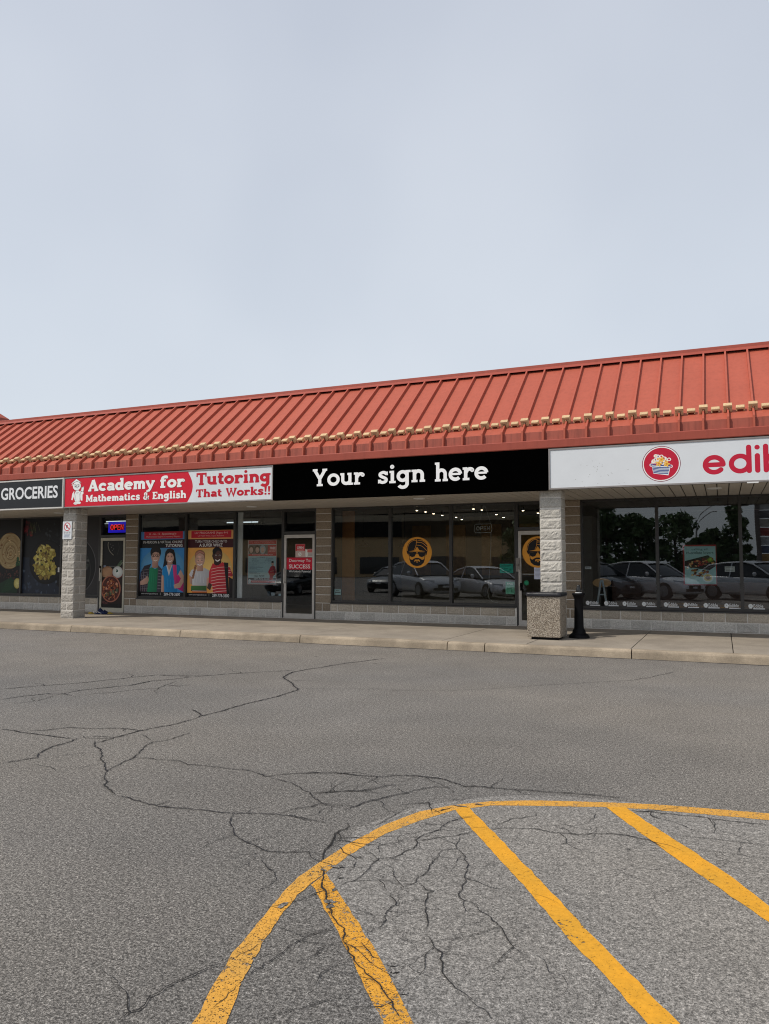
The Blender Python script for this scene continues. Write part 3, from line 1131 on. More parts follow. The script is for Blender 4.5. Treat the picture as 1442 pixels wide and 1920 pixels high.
# bits missing from the worn paint along the crack
ch = MB()
for i, (x, y, a, b) in enumerate([(-1.62, 3.10, .045, .03), (-1.60, 3.06, .03, .035), (-1.77, 3.46, .05, .035), (-1.81, 3.40, .03, .02), (-1.72, 3.62, .05, .02), (-1.16, 2.72, .05, .02), (-1.14, 2.68, .03, .03), (-1.79, 2.98, .03, .05),
                                  (-1.05, 2.56, .03, .02), (-1.52, 4.62, .09, .02), (-1.42, 4.70, .07, .018), (-1.70, 3.36, .03, .03), (-1.66, 3.22, .02, .03), (-1.76, 3.80, .03, .015)]):
    a, b = a * .55, b * .6
    ch.face([(x + a * (1 + rnd.uniform(-.6, .5)) * math.cos(2 * math.pi * k / 11), y + b * (1 + rnd.uniform(-.6, .5)) * math.sin(2 * math.pi * k / 11), .0062 + .00005 * i) for k in range(11)])
struct(ch.build('bare_asphalt_chips', M['asphalt']))

# ------------------------------------------------------------------ the building
TAN, GREY, PALE, WHITE = (.29, .235, .175), (.58, .555, .51), (.42, .395, .355), (.52, .495, .445)
SILL_TAN_BOUNCE = (.50, .44, .36)  # lighter copy of TAN: bounce light off the pavement put into the colour
B = empty('shop_building', (-9, F, ZS), 'long single-storey shop row with red standing-seam metal roof and block piers', 'building')
CH = .2032           # block course


def block_face(m, x0, x1, y, z0, z1, c, amp=.010, seed=0, side=None):
    """one split-face block: a rough front face with short returns"""
    nx, nzz = max(4, int((x1 - x0) / .03)), 6
    rows = []
    for j in range(nzz + 1):
        row = []
        for i in range(nx + 1):
            u, v = i / nx, j / nzz
            e = 0 if (i in (0, nx) or j in (0, nzz)) else 1
            X, Z = x0 + (x1 - x0) * u, z0 + (z1 - z0) * v
            d = -.012 * e - amp * e * (mnoise.noise((X * 13 + seed, Z * 19, seed * 1.7)) + .8 * mnoise.noise((X * 31, Z * 36, seed)))
            if side is None:
                row.append((X, y + d, Z))
            else:
                row.append((side - d, X, Z))
        rows.append(row)
    m.grid(rows, c=c)
    for P in ((rows[0]), (rows[-1][::-1])):
        if side is None:
            m.face([P[0], P[-1], (P[-1][0], y + .02, P[-1][2]), (P[0][0], y + .02, P[0][2])], c)
        else:
            m.face([P[0], P[-1], (side - .02, P[-1][1], P[-1][2]), (side - .02, P[0][1], P[0][2])], c)
    for i in (0, nx):
        a, b = rows[0][i], rows[-1][i]
        if side is None:
            m.face([a, b, (b[0], y + .02, b[2]), (a[0], y + .02, a[2])], c)
        else:
            m.face([a, b, (side - .02, b[1], b[2]), (side - .02, a[1], a[2])], c)


def tone(c):
    k = rnd.uniform(.86, 1.12)
    return tuple(min(1, x * k) for x in c)


J = .0075   # half mortar joint


def sill_wall(x0, x1, phase):
    m = MB()
    for k in range(2):
        x = x0 - (.2032 if (k + phase) % 2 else 0)
        while x < x1 - .01:
            a, b = max(x, x0), min(x + .4064, x1)
            if b - a > .05:
                block_face(m, a + J, b - J, F, ZS + k * CH + J, ZS + (k + 1) * CH - J, tone(GREY if k == 0 else SILL_TAN_BOUNCE), .007, x * 3.3 + k)
            x += .4064
    w = m.build('sill_wall', M['block'], B)
    one('mortar_bed', M['mortar'], (x0, x1, F + .001, F + .2, ZS, ZS + 2 * CH - .004), w)
    return w


def pier(x0, x1):
    m = MB()
    for k in range(14):
        c = GREY if k == 0 else TAN
        z1 = min(ZS + (k + 1) * CH - J, 2.925)
        if k == 1:
            q = x0 + (x1 - x0) * .45
            block_face(m, x0 + .002, q - J, F, ZS + k * CH + J, z1, tone(c), .007, k + x0)
            block_face(m, q + J, x1 - .002, F, ZS + k * CH + J, z1, tone(c), .007, k + x0 + 3)
        else:
            block_face(m, x0 + .002, x1 - .002, F, ZS + k * CH + J, z1, tone(c), .007, k + x0)
    w = m.build('wall_pier', M['block'], B)
    one('mortar_core', M['mortar'], (x0 + .004, x1 - .004, F + .001, F + .2, ZS, 2.925), w)
    return w


for x0, x1, ph in [(-24.3, -18.02, 0), (-18.02, -16.52, 1), (-15.1, -10.36, 1), (-8.95, -4.25, 0), (-2.82, 5.0, 1)]:
    sill_wall(x0, x1, ph)
for x0, x1 in [(-15.53, -15.10), (-9.375, -8.95), (-3.27, -2.82)]:
    pier(x0, x1)


def pillar(x0, x1, y0, y1, halves, fc, sc_):
    m = MB()
    for k in range(14):
        z0, z1 = ZS + k * CH + J, min(ZS + (k + 1) * CH - J, 2.925)
        spl = [(x0, x1)] if not (halves and k % 2) else [(x0, x0 + .195), (x0 + .195, x1)]
        for i, (a, b) in enumerate(spl):
            block_face(m, a + (J if i else 0), b - (J if len(spl) > 1 and i == 0 else 0), y0, z0, z1, tone(fc), .013, k * 2.1 + i + x0)
        spl = [(y0 + .006, y1)] if not (halves and not k % 2 == 0) else [(y0 + .006, y0 + .2), (y0 + .2, y1)]
        for i, (a, b) in enumerate(spl):
            block_face(m, a + (J if i else 0), b - (J if len(spl) > 1 and i == 0 else 0), 0, z0, z1, tone(sc_), .006, k * 1.3 + i, side=x1)
    w = m.build('pillar', M['block'], B)
    one('mortar_core', M['mortar'], (x0 + .004, x1 - .001, y0 + .001, y1 - .002, ZS, 2.925), w)
    return w


pl = pillar(-15.41, -15.00, 14.66, 15.06, True, PALE, PALE)
tag(pl, 'grey split-face pillar carrying a no parking sign')
pr = pillar(-3.185, -2.78, 14.66, 15.06, False, WHITE, WHITE)
tag(pr, 'pale painted split-face pillar behind the waste bin')

# soffit boards
so = MB()
x = -24.4
while x < 5:
    so.box(x + .009, x + .192, 14.56, F + .05, 2.93, 2.945)
    x += .2012
sof = so.build('soffit', M['soffit'], B)
one('soffit_backing', M['black'], (-24.4, 5, 14.56, F + .4, 2.95, 2.97), sof)
for x, y in [(-16.9, 15.9), (-10.61, 16.0), (-5.97, 15.45), (-.10, 15.5)]:
    m = MB()
    m.lathe([(.13, .0), (.125, -.012), (.10, -.016)], (x, y, 2.93), 24)
    m.build('soffit_light', M['white_paint'], sof, True)
# beam behind the signs, dark strip above them
one('sign_beam', M['taupe'], (-24.4, 5, 14.53, 14.72, 2.946, 3.74), B)

# red fascia, panel and roof slope
RX0, RX1 = -24.4, 5.0
fm = MB()
fm.grid([[(x, y, z) for y, z in [(14.46, 3.715), (14.435, 3.70), (14.425, 3.715), (14.42, 3.85), (14.43, 3.862), (14.50, 3.866)]] for x in (RX0, RX1)])
fm.box(RX0, RX1, 14.47, 14.53, 3.716, 3.80)
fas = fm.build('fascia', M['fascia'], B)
RS = .4024
rx = [-19.9605 + i * RS for i in range(-11, 63)]
# panels are dished very slightly so that no two catch the light alike
pn = MB()
for i in range(len(rx) - 1):
    a, b = rx[i], rx[i + 1]
    mid = (a + b) / 2 + rnd.uniform(-.04, .04)
    dy = rnd.uniform(-.003, .004)
    pn.face([(a, 14.50, 3.864), (mid, 14.50 - dy, 3.864), (mid, 14.512 - dy, 4.04), (a, 14.512, 4.04)])
    pn.face([(mid, 14.50 - dy, 3.864), (b, 14.50, 3.864), (b, 14.512, 4.04), (mid, 14.512 - dy, 4.04)])
panel = pn.build('roof_edge_panel', M['roof_panel_shaded'], B)
D = Vector((0, 16.72 - 14.512, 5.78 - 4.04)).normalized()
NRM = Vector((0, -D.z, D.y))
P0 = Vector((0, 14.512, 4.04))
LEN = (Vector((0, 16.72, 5.78)) - P0).length


def rp(x, s, h):
    q = P0 + D * s + NRM * h
    return (x, q.y, q.z)


ro = MB()
for i in range(len(rx) - 1):
    a, b = rx[i], rx[i + 1]
    n = 6
    h = [rnd.uniform(-.002, .003) for _ in range(n + 1)]
    rows = []
    for k in range(n + 1):
        s = LEN * k / n
        rows.append([rp(a, s, 0), rp((a + b) / 2, s, h[k] if 0 < k < n else 0), rp(b, s, 0)])
    ro.grid(rows)
RW, RH = .020, .062
for x in rx:
    # one seam: up the panel and up the slope
    prof = []
    for (q, nn) in ((Vector((0, 14.50, 3.864)), Vector((0, -1, 0))), (P0, (Vector((0, -1, .03)) + NRM).normalized() * 1.08), (P0 + D * (LEN - .02), NRM)):
        prof.append([(x - RW, q.y, q.z), (x - RW * .8, q.y + nn.y * RH, q.z + nn.z * RH), (x + RW * .8, q.y + nn.y * RH, q.z + nn.z * RH), (x + RW, q.y, q.z)])
    ro.grid(prof)
    ro.face(prof[0])
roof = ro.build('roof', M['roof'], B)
cap = MB()
pc = [(LEN - .055, .050), (LEN - .065, .062), (LEN + .045, .066)]
capp = [(rp(0, s, h)[1], rp(0, s, h)[2]) for s, h in pc]
capp += [(capp[-1][0] + .004, capp[-1][1] + .062), (capp[-1][0] + .02, capp[-1][1] + .07), (17.2, capp[-1][1] + .06)]
cap.grid([[(x, y, z) for y, z in capp] for x in (RX0, -12.2, -3.1, RX1)])
cap.build('ridge_cap', M['fascia'], roof)
bk = MB()
bk.box(RX0, RX1, 17.2, 27, 5.6, capp[-1][1])
bk.box(RX0, RX1, 26.6, 27, ZS, 5.6)
bk.build('flat_roof', M['taupe'], B)

# snow guards, one on each seam and one between
def guard_mesh(on_rib):
    m = MB()
    z0 = .054 if on_rib else .0
    w, d = .072, .058

    def bx(x0, x1, s0, s1, h0, h1):
        P = []
        for h in (h0, h1):
            for (xx, s) in ((x0, s0), (x1, s0), (x1, s1), (x0, s1)):
                q = D * s + NRM * h
                P.append((xx, q.y, q.z))
        m.hexa(P)
    bx(-w, w, -d, d * .7, z0 + .036, z0 + .086)
    if on_rib:
        bx(-w, -.026, -d, d * .7, .004, z0 + .034)
        bx(.026, w, -d, d * .7, .004, z0 + .034)
        bx(-.010, .010, -d - .012, -d - .001, z0 + .002, z0 + .03)
    else:
        bx(-w, -w + .026, -d, d * .7, .001, .034)
        bx(w - .026, w, -d, d * .7, .001, .034)
        bx(-w + .026, w - .026, d * .1, d * .6, .001, .030)
    return m


spots = []
for i, x in enumerate(rx):
    spots.append((x, True))
    spots.append((x + RS / 2, False))
spots = [q for q in spots if -24 < q[0] < 4.6]
spots.sort(key=lambda q: math.hypot(q[0], 14.8))
vis = [q for q in spots if q[0] < 1.2]
protos = {}
rest = MB()
GS = .30
for n_, (x, onr) in enumerate(vis + [q for q in spots if q[0] >= 1.2]):
    base = Vector(rp(x, GS, 0))
    if n_ < 98:
        if onr not in protos:
            m = guard_mesh(onr)
            o = m.build('snow_guard', M['guard'], None, bevel=.016)
            protos[onr] = o
        else:
            o = protos[onr].copy()
            col.objects.link(o)
        o.parent = roof
        o.location = base - wloc(roof) + D * rnd.uniform(-.006, .006)
        o.rotation_euler = (0, 0, rnd.uniform(-.05, .05))
    else:
        m = guard_mesh(onr)
        for f in m.f:
            rest.face([Vector(m.v[i]) + base for i in f])
ro_ = rest.build('snow_guard_row', M['guard'], roof)
ro_['kind'] = 'stuff'

# interior shells behind the glass
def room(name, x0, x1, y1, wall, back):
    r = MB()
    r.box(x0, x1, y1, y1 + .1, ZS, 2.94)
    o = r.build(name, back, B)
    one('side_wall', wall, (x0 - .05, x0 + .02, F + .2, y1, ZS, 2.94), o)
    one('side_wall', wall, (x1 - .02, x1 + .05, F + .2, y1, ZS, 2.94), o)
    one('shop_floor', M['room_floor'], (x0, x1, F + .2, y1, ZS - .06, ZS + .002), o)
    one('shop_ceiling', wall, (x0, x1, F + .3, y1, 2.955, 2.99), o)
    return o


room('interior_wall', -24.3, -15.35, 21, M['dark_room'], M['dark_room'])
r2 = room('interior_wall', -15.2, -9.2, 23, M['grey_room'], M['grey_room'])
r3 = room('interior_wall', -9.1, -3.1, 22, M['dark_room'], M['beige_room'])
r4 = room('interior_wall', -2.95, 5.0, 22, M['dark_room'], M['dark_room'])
# panels and pictures on the restaurant's back wall, tall orange panel by the window
pan = MB()
for x in (-8.4, -7.3, -6.2, -5.1, -4.0):
    pan.box(x - .30, x + .30, 21.93, 21.97, 1.2, 2.7)
pan.build('wall_picture', M['wood'], r3)
one('orange_panel', paint('orange_panel', (.30, .12, .03), .6), (-9.06, -8.72, 17.9, 17.95, ZS, 2.9), r3)
one('white_panel', M['white_paint'], (-11.835, -11.68, 17.20, 17.23, .55, 2.92), r2)
one('counter', paint('dark_counter', (.10, .05, .035), .5), (-2.4, 4.5, 18.8, 19.5, ZS, 1.12), r4)
one('shelf', M['grey_room'], (-2.90, -2.66, 17.6, 19.2, ZS, 2.6), r4)


# windows: dark frame ring + pane
def window(x0, x1, z0=.535, z1=2.925, lo=.075, top=.035, side=.032, name='window', pane=True):
    m = MB()
    y0, y1 = F + .03, F + .14
    m.box(x0, x0 + side, y0, y1, z0, z1)
    m.box(x1 - side, x1, y0, y1, z0, z1)
    m.box(x0 + side, x1 - side, y0 + .002, y1, z0, z0 + lo)
    m.box(x0 + side, x1 - side, y0 + .002, y1, z1 - top, z1)
    # glazing beads
    m.box(x0 + side, x1 - side, F + .075, F + .085, z0 + lo, z0 + lo + .012)
    w = m.build(name, M['frame'], B)
    if pane:
        one('pane', M['glass'], (x0 + side - .004, x1 - side + .004, F + .092, F + .098, z0 + lo - .004, z1 - top + .004), w)
    return w


for a, b in [(-22.9, -21.28), (-21.28, -19.655), (-19.655, -18.02), (-18.02, -16.53),
             (-15.10, -13.46), (-13.46, -11.86), (-11.86, -10.37),
             (-8.95, -7.366), (-7.366, -5.815), (-5.815, -4.26),
             (-2.82, -1.247), (-1.247, .349), (.349, 1.95), (1.95, 3.5), (3.5, 5.0)]:
    window(a, b)
# sloped sill flashing under each group
sl = MB()
for a, b in [(-22.9, -16.53), (-15.1, -10.37), (-8.95, -4.26), (-2.82, 5.0)]:
    sl.hexa([(a, F - .03, .535), (b, F - .03, .535), (b, F + .03, .548), (a, F + .03, .548), (a, F - .028, .556), (b, F - .028, .556), (b, F + .029, .57), (a, F + .029, .57)])
sl.build('sill_flashing', M['frame'], B)
# head strip between the window heads and the soffit
one('head_trim', M['frame'], (-22.9, 5.0, F + .035, F + .2, 2.9255, 2.9285), B)


def door(x0, x1, hinge, mat, label=None):
    """aluminium leaf in a dark frame with a transom light over it"""
    zt = 2.265
    m = MB()
    fr = MB()
    fr.box(x0 - .045, x0, F + .02, F + .15, ZS, 2.925)
    fr.box(x1, x1 + .045, F + .02, F + .15, ZS, 2.925)
    fr.box(x0, x1, F + .022, F + .15, zt + .012, zt + .085)
    fr.box(x0, x1, F + .022, F + .15, 2.86, 2.925)
    t = fr.build('door_frame', M['frame'], B)
    one('transom_pane', M['doorglass'], (x0 - .004, x1 + .004, F + .092, F + .098, zt + .08, 2.865), t)
    st = .068
    y0, y1 = F + .02, F + .065
    m.box(x0 + .006, x0 + st, y0, y1, ZS + .02, zt)
    m.box(x1 - st, x1 - .006, y0, y1, ZS + .02, zt)
    m.box(x0 + st, x1 - st, y0 + .002, y1, zt - .085, zt)
    m.box(x0 + st, x1 - st, y0 + .002, y1, ZS + .02, ZS + .125)
    d = m.build('door', mat, B)
    if label:
        d['label'] = label
    one('pane', M['doorglass'], (x0 + st - .004, x1 - st + .004, F + .040, F + .046, ZS + .12, zt - .08), d)
    one('threshold', M['alu'], (x0, x1, F - .01, F + .12, ZS, ZS + .018), d)
    h = MB()
    hx = x0 + st * .5 if hinge == 'r' else x1 - st * .5
    h.box(hx - .014, hx + .014, F - .035, F - .02, 1.02, 1.40)
    h.box(hx - .012, hx + .012, F - .022, F + .02, 1.04, 1.07)
    h.box(hx - .012, hx + .012, F - .022, F + .02, 1.35, 1.38)
    h.build('handle', M['alu'], d, bevel=.004)
    return d


d1 = door(-16.47, -15.56, 'r', paint('cream_door', (.50, .47, .38), .5), 'cream framed door with a printed pot of stew')
d2 = door(-10.32, -9.42, 'r', M['alu'], 'aluminium door with a red welcome sticker')
d3 = door(-4.21, -3.30, 'r', M['alu'], 'aluminium door half hidden behind the pale pillar')
lk = MB()
lk.box(-4.255, -4.165, F - .012, F + .02, 1.35, 1.66)
lk.lathe([(.028, 0), (.028, -.02), (.015, -.03)], (-4.21, F - .012, 1.50), 14, axis='y')
lk.lathe([(.012, 0), (.012, -.012)], (-4.21, F - .012, 1.60), 10, axis='y')
lk.build('lock_plate', paint('dull_steel', (.22, .20, .18), .45, .15, 9, .6), d3)
hb = MB()
hb.tube([(-4.14, F + .01, 1.075), (-4.14, F - .05, 1.06), (-4.14, F - .055, .98), (-4.14, F + .005, .95)], .016, 8)
hb.box(-4.165, -4.115, F - .01, F + .02, .93, 1.10)
hb.build('pull_handle', M['black'], d3)
one('push_bar', M['alu'], (-4.12, -3.37, F + .055, F + .085, 1.285, 1.305), d3)
lk = MB()
lk.box(-16.475, -16.425, F - .012, F + .02, 1.27, 1.46)
lk.build('lock_plate', M['black'], d1)
lk = MB()
lk.box(-18.075, -18.02, F - .01, F + .03, 1.27, 1.41)
lk.build('lock_box', M['sign_frame_l'], B)

# ------------------------------------------------------------------ shop signs over the canopy
SY = 14.455
C_RED, C_WH, C_BK = S(205, 16, 46), S(226, 232, 238), S(10, 10, 12)


def sign_box(name, label, x0, x1, face, frame, fw=.028, z0=2.915, z1=3.688):
    t = empty(name, ((x0 + x1) / 2, SY + .08, z0), label, 'sign')
    one('sign_face', face, (x0 + fw, x1 - fw, SY, SY + .085, z0 + fw, z1 - fw), t)
    if frame:
        m = MB()
        m.box(x0, x0 + fw, SY - .014, SY + .088, z0, z1)
        m.box(x1 - fw, x1, SY - .014, SY + .088, z0, z1)
        m.box(x0 + fw, x1 - fw, SY - .012, SY + .088, z0, z0 + fw)
        m.box(x0 + fw, x1 - fw, SY - .012, SY + .088, z1 - fw, z1)
        m.build('sign_frame', frame, t)
    return t


s1 = sign_box('shop_sign', 'black shop sign reading GROCERIES in white capitals, above the food picture windows', -21.45, -15.215, paint('black_sign_panel', (.012, .014, .017), .35, .1, 4, 0, .01, .4), M['sign_frame_l'], .035)
a = Art(SY - .0008)
a.text('GROCERIES', -17.43, 3.185, -15.415, 3.505, (.76, .78, .80), .022, world=True)
a.build('lettering', M['vinyl'], s1)

s2 = sign_box('shop_sign', 'red and white tutoring sign with a white owl in a graduation cap', -15.20, -9.035, M['sign_white'], M['sign_frame'])
a = Art(SY - .0008)
x0, z0, z1 = -15.172, 2.943, 3.660
a.poly([(x0, z0), (-11.36, z0)] + [(-11.36 + .15 * math.sin(math.pi * i / 14), z0 + (z1 - z0) * i / 14) for i in range(1, 14)] + [(-11.35, z1), (x0, z1)], C_RED)
W_ = S(238, 240, 238)
for dx, dz, cc in ((.012, -.012, S(120, 8, 26)), (0, 0, W_)):
    a.slab('Academy for', -14.40 + dx, 3.305 + dz, -11.44 + dx, .285, cc, .235, .16)
    a.slab('Mathematics & English', -14.47 + dx * .7, 3.045 + dz * .7, -11.39 + dx * .7, .175, cc, .235, .15)
a.slab('Tutoring', -11.12, 3.325, -9.10, .285, S(190, 12, 40), .235, .16)
a.slab('That Works!!', -11.12, 3.045, -9.095, .185, S(190, 12, 40), .235, .15)
a.build('lettering', M['vinyl'], s2)
# the owl emblem: coordinates from left (130) to right (285), downwards 170..455
o = Art(SY - .0008 - .0002, box_map(130, 455, 285, 170, -14.98, 2.99, -14.52, 3.635))
K_, G_ = S(40, 40, 46), S(150, 160, 165)
wing = [(170, 300), (150, 330), (140, 400), (152, 405), (170, 360)]
o.poly(wing, W_)
o.poly([(238, 300), (262, 330), (265, 412), (246, 412), (240, 360)], W_)
o.ell(208, 365, 40, 72, K_)
o.ell(208, 365, 37, 69, W_)
o.ell(210, 372, 25, 55, K_)
o.ell(210, 372, 23, 53, W_)
o.ell(198, 248, 47, 52, K_)
o.ell(198, 248, 44, 49, W_)
for ex in (182, 212):
    o.ell(ex, 247, 15, 17, K_)
    o.ell(ex, 247, 12.5, 14.5, W_)
    o.ell(ex + 2, 250, 5, 8, K_)
o.line([(165, 226), (198, 238)], .006, K_)
o.line([(232, 226), (200, 238)], .006, K_)
o.poly([(192, 258), (204, 258), (203, 278), (198, 270)], S(70, 90, 110))
o.poly([(128, 222), (192, 166), (252, 214), (196, 200)], K_)
o.poly([(133, 220), (192, 170), (248, 213), (196, 195)], W_)
o.poly([(150, 206), (150, 240), (140, 246)], W_)
o.poly([(250, 262), (282, 254), (274, 318), (244, 312)], K_)
o.poly([(253, 266), (279, 258), (271, 314), (247, 308)], W_)
o.line([(254, 270), (278, 266)], .005, K_)
o.ell(262, 330, 13, 16, W_)
o.ell(190, 440, 24, 14, W_)
o.ell(226, 436, 22, 14, W_)
for q in (180, 190, 200, 220, 230):
    o.line([(q, 434), (q, 450)], .004, K_)
o.line([(196, 318), (206, 332), (216, 318)], .005, G_)
o.build('emblem', M['vinyl'], s2)

s3 = empty('shop_sign', (-6.0, SY + .08, 2.905), 'blank black sign reading Your sign here in white slab letters', 'sign')
one('sign_face', M['black_sign'], (-9.03, -2.985, SY - .016, SY + .088, 2.905, 3.696), s3)
for word, x0, x1, zb in (('Your', -8.03, -6.80, 3.175), ('sign', -6.50, -5.44, 3.170), ('here', -5.245, -4.135, 3.163)):
    a = Art(SY - .0168)
    a.slab(word, x0, zb, x1, .372, (.90, .90, .90), .185, .125)
    a.build('lettering', M['letter_white'], s3)

s4 = sign_box('shop_sign', 'white shop sign with a fruit basket disc and rounded red letters', -2.96, 3.25, M['sign_white'], M['sign_frame'])
a = Art(SY - .0008)
RD = S(190, 18, 52)
x = -.272
for chh in 'edible':
    st, adv = rounded(chh, .235)
    for P in st:
        a.n += 1
        kx_, kz = .352, .342
        Q = [(x + p[0] * kx_, 3.070 + p[1] * kz) for p in P]
        for qd in ribbon(Q, .235 * .347):
            a._put(qd, RD)
        if math.dist(P[0], P[-1]) > .002 or len(P) == 2:
            for e in (Q[0], Q[-1]):
                a.ell(e[0], e[1], .235 * .347 / 2, .235 * .347 / 2, RD, n=16)
    x += (adv + .135) * .352
a.build('lettering', M['vinyl'], s4)
rs_ = random.Random(3)
a = Art(SY - .0004)
for i in range(26):
    a.blob(-2.05 + rs_.gauss(0, .22), 3.22 + rs_.gauss(0, .12), .008, .006, S(186, 188, 188), rs_, 6)
a.build('dirt_specks', M['vinyl'], s4)['kind'] = 'stuff'
e = Art(SY - .0008, lambda x, y: (-.954 + x * .325, 3.301 + y * .319))
e.ell(0, 0, 1, 1, S(120, 12, 44), n=40)
e.ell(0, 0, .965, .965, S(235, 235, 235), n=40)
e.ell(0, 0, .91, .91, RD, n=40)
BL, YE = S(30, 62, 130), S(240, 190, 80)
e.poly([(-.5, -.05), (.48, -.16), (.36, -.66), (-.42, -.52)], C_WH)
for k in range(5):
    t = k / 4.6
    e.line([(-.47 + .06 * t, -.14 - .36 * t), (-.1, -.20 - .37 * t), (.43 - .09 * t, -.24 - .36 * t)], .016, BL)
e.line(arc(-.52, -.04, .07, .07, 0, 300, 10), .013, C_WH)
e.line(arc(.50, -.16, .07, .07, 200, -100, 10), .013, C_WH)
e.line([(-.55, -.02), (.5, -.14)], .02, BL)
for i in range(26):
    ang, rr = rs_.uniform(0, math.pi), rs_.uniform(.1, .56)
    X_, Y_ = -.02 + rr * math.cos(ang) * .85, .02 + rr * math.sin(ang)
    e.ell(X_, Y_, .11, .10, S(240, 238, 232), n=10)
    e.ell(X_, Y_, .055, .06, rs_.choice([YE, S(226, 160, 60), BL, S(110, 24, 60), RD, S(244, 205, 170)]), rot=rs_.uniform(0, 90), n=8)
for X_, Y_ in ((-.12, .02), (.28, -.02), (.02, .24)):
    for k in range(5):
        e.ell(X_ + .10 * math.cos(k * 1.257), Y_ + .10 * math.sin(k * 1.257), .075, .05, YE, rot=k * 72, n=10)
    e.ell(X_, Y_, .05, .05, S(214, 140, 40), n=10)
e.build('emblem', M['vinyl'], s4)
cl = MB()
cl.box(.42, .60, SY - .03, SY + .05, 2.895, 2.914)
cl.build('sign_clip', M['white_paint'], s4)


# ------------------------------------------------------------------ posters and stickers on the glass
PY_ = F + .0908


def poster(name, label, cat, art, parent_loc, mat=None, group=None):
    ob = art.build(name, mat or M['print'], None, loc=parent_loc)
    return tag(ob, label, cat, group)


rp_ = random.Random(11)


def face_tones(p, cx, cy, rx_, ry_, c):
    """printed modelling of a photographed face: cheek, brow, jaw and brows"""
    k = lambda q: tuple(min(1, v * q) for v in c)
    p.ell(cx + rx_ * .42, cy + ry_ * .15, rx_ * .52, ry_ * .70, k(.88), n=16)
    p.ell(cx - rx_ * .12, cy + ry_ * .05, rx_ * .70, ry_ * .74, k(1.0), n=18)
    p.ell(cx - rx_ * .1, cy - ry_ * .42, rx_ * .50, ry_ * .22, k(1.13), n=14)
    p.ell(cx - rx_ * .46, cy + ry_ * .20, rx_ * .24, ry_ * .16, k(1.14), n=12)
    p.ell(cx + rx_ * .40, cy + ry_ * .22, rx_ * .20, ry_ * .14, k(1.05), n=12)
    p.ell(cx, cy + ry_ * .72, rx_ * .34, ry_ * .12, k(.92), n=12)
    for sx in (-1, 1):
        p.line([(cx + sx * rx_ * .62, cy - ry_ * .20), (cx + sx * rx_ * .36, cy - ry_ * .27), (cx + sx * rx_ * .14, cy - ry_ * .22)], .011, k(.35))
SK, SK2, HB = S(214, 170, 150), S(190, 145, 128), S(28, 22, 22)
mp1 = box_map(80, 1060, 700, 125, -15.07, .612, -13.495, 2.42)
p = Art(PY_, mp1)
p.rect(80, 1060, 700, 125, S(14, 14, 18))
p.rect(84, 240, 700, 125, S(84, 134, 190))
p.rect(130, 228, 660, 125, S(196, 30, 52))
p.text('K - Gr. 12 - Specializing in', 205, 180, 570, 145, S(240, 220, 215))
p.text('Mathematics English Chemistry Physics', 160, 215, 625, 188, S(226, 180, 180))
p.poly([(400, 360), (700, 360), (700, 240), (560, 240)], S(60, 18, 26))
p.text('IN-PERSON & VIRTUAL ONLINE', 120, 296, 656, 260, S(230, 230, 228))
p.text('TUTORING', 430, 350, 658, 308, S(240, 240, 238), .012)
p.rect(80, 995, 700, 362, S(60, 140, 206))
p.photo = True
p.ell(390, 640, 300, 275, S(96, 170, 222), n=30)
p.photo = False
# young man in a checked jacket
p.photo = True
p.ell(296, 425, 74, 98, HB)
p.ell(295, 492, 60, 92, SK)
p.poly([(232, 470), (228, 420), (262, 390), (340, 392), (362, 430), (356, 470), (338, 430), (262, 432)], HB)
p.rect(250, 650, 334, 565, SK2)
p.ell(295, 500, 55, 82, SK)
face_tones(p, 295, 500, 55, 82, SK)
for gx in (268, 322):
    p.line(arc(gx, 468, 25, 19, 0, 360, 14), .012, S(40, 34, 36))
    p.ell(gx, 466, 8, 7, HB)
p.line([(293, 465), (298, 465)], .012, S(40, 34, 36))
p.line([(294, 475), (288, 512), (302, 514)], .008, SK2)
p.line(catmull([(266, 535), (292, 548), (322, 534)]), .02, S(240, 232, 226))
p.poly([(240, 590), (140, 622), (92, 720), (72, 995), (206, 995), (216, 650)], S(44, 42, 54))
p.poly([(334, 610), (388, 668), (402, 995), (318, 995), (330, 660)], S(70, 66, 80))
for k in range(9):
    p.line([(95 + k * 14, 700 + k % 3 * 30), (78 + k * 15, 990)], .012, S(150, 140, 150) if k % 2 else S(96, 60, 70))
for k in range(8):
    p.line([(90, 690 + k * 38), (205, 670 + k * 40)], .009, S(130, 124, 136))
for k in range(7):
    p.line([(332, 680 + k * 44), (395, 700 + k * 42)], .010, S(150, 144, 158))
p.poly([(216, 655), (250, 640), (292, 668), (332, 640), (330, 720), (320, 995), (190, 995), (206, 800)], S(22, 140, 96))
for k in range(7):
    p.line([(222 + k * 14, 700 + (k * 37) % 60), (214 + k * 16, 960 - (k * 53) % 120)], .008, S(16, 112, 78) if k % 2 else S(40, 160, 112))
p.poly([(90, 900), (88, 850), (150, 800), (205, 790), (208, 830), (190, 880), (130, 895)], SK)
p.poly([(160, 812), (176, 770), (196, 772), (196, 812)], SK)
for k in range(4):
    p.line([(160 + k * 2, 826 + k * 14), (206 - k * 3, 820 + k * 15)], .006, SK2)
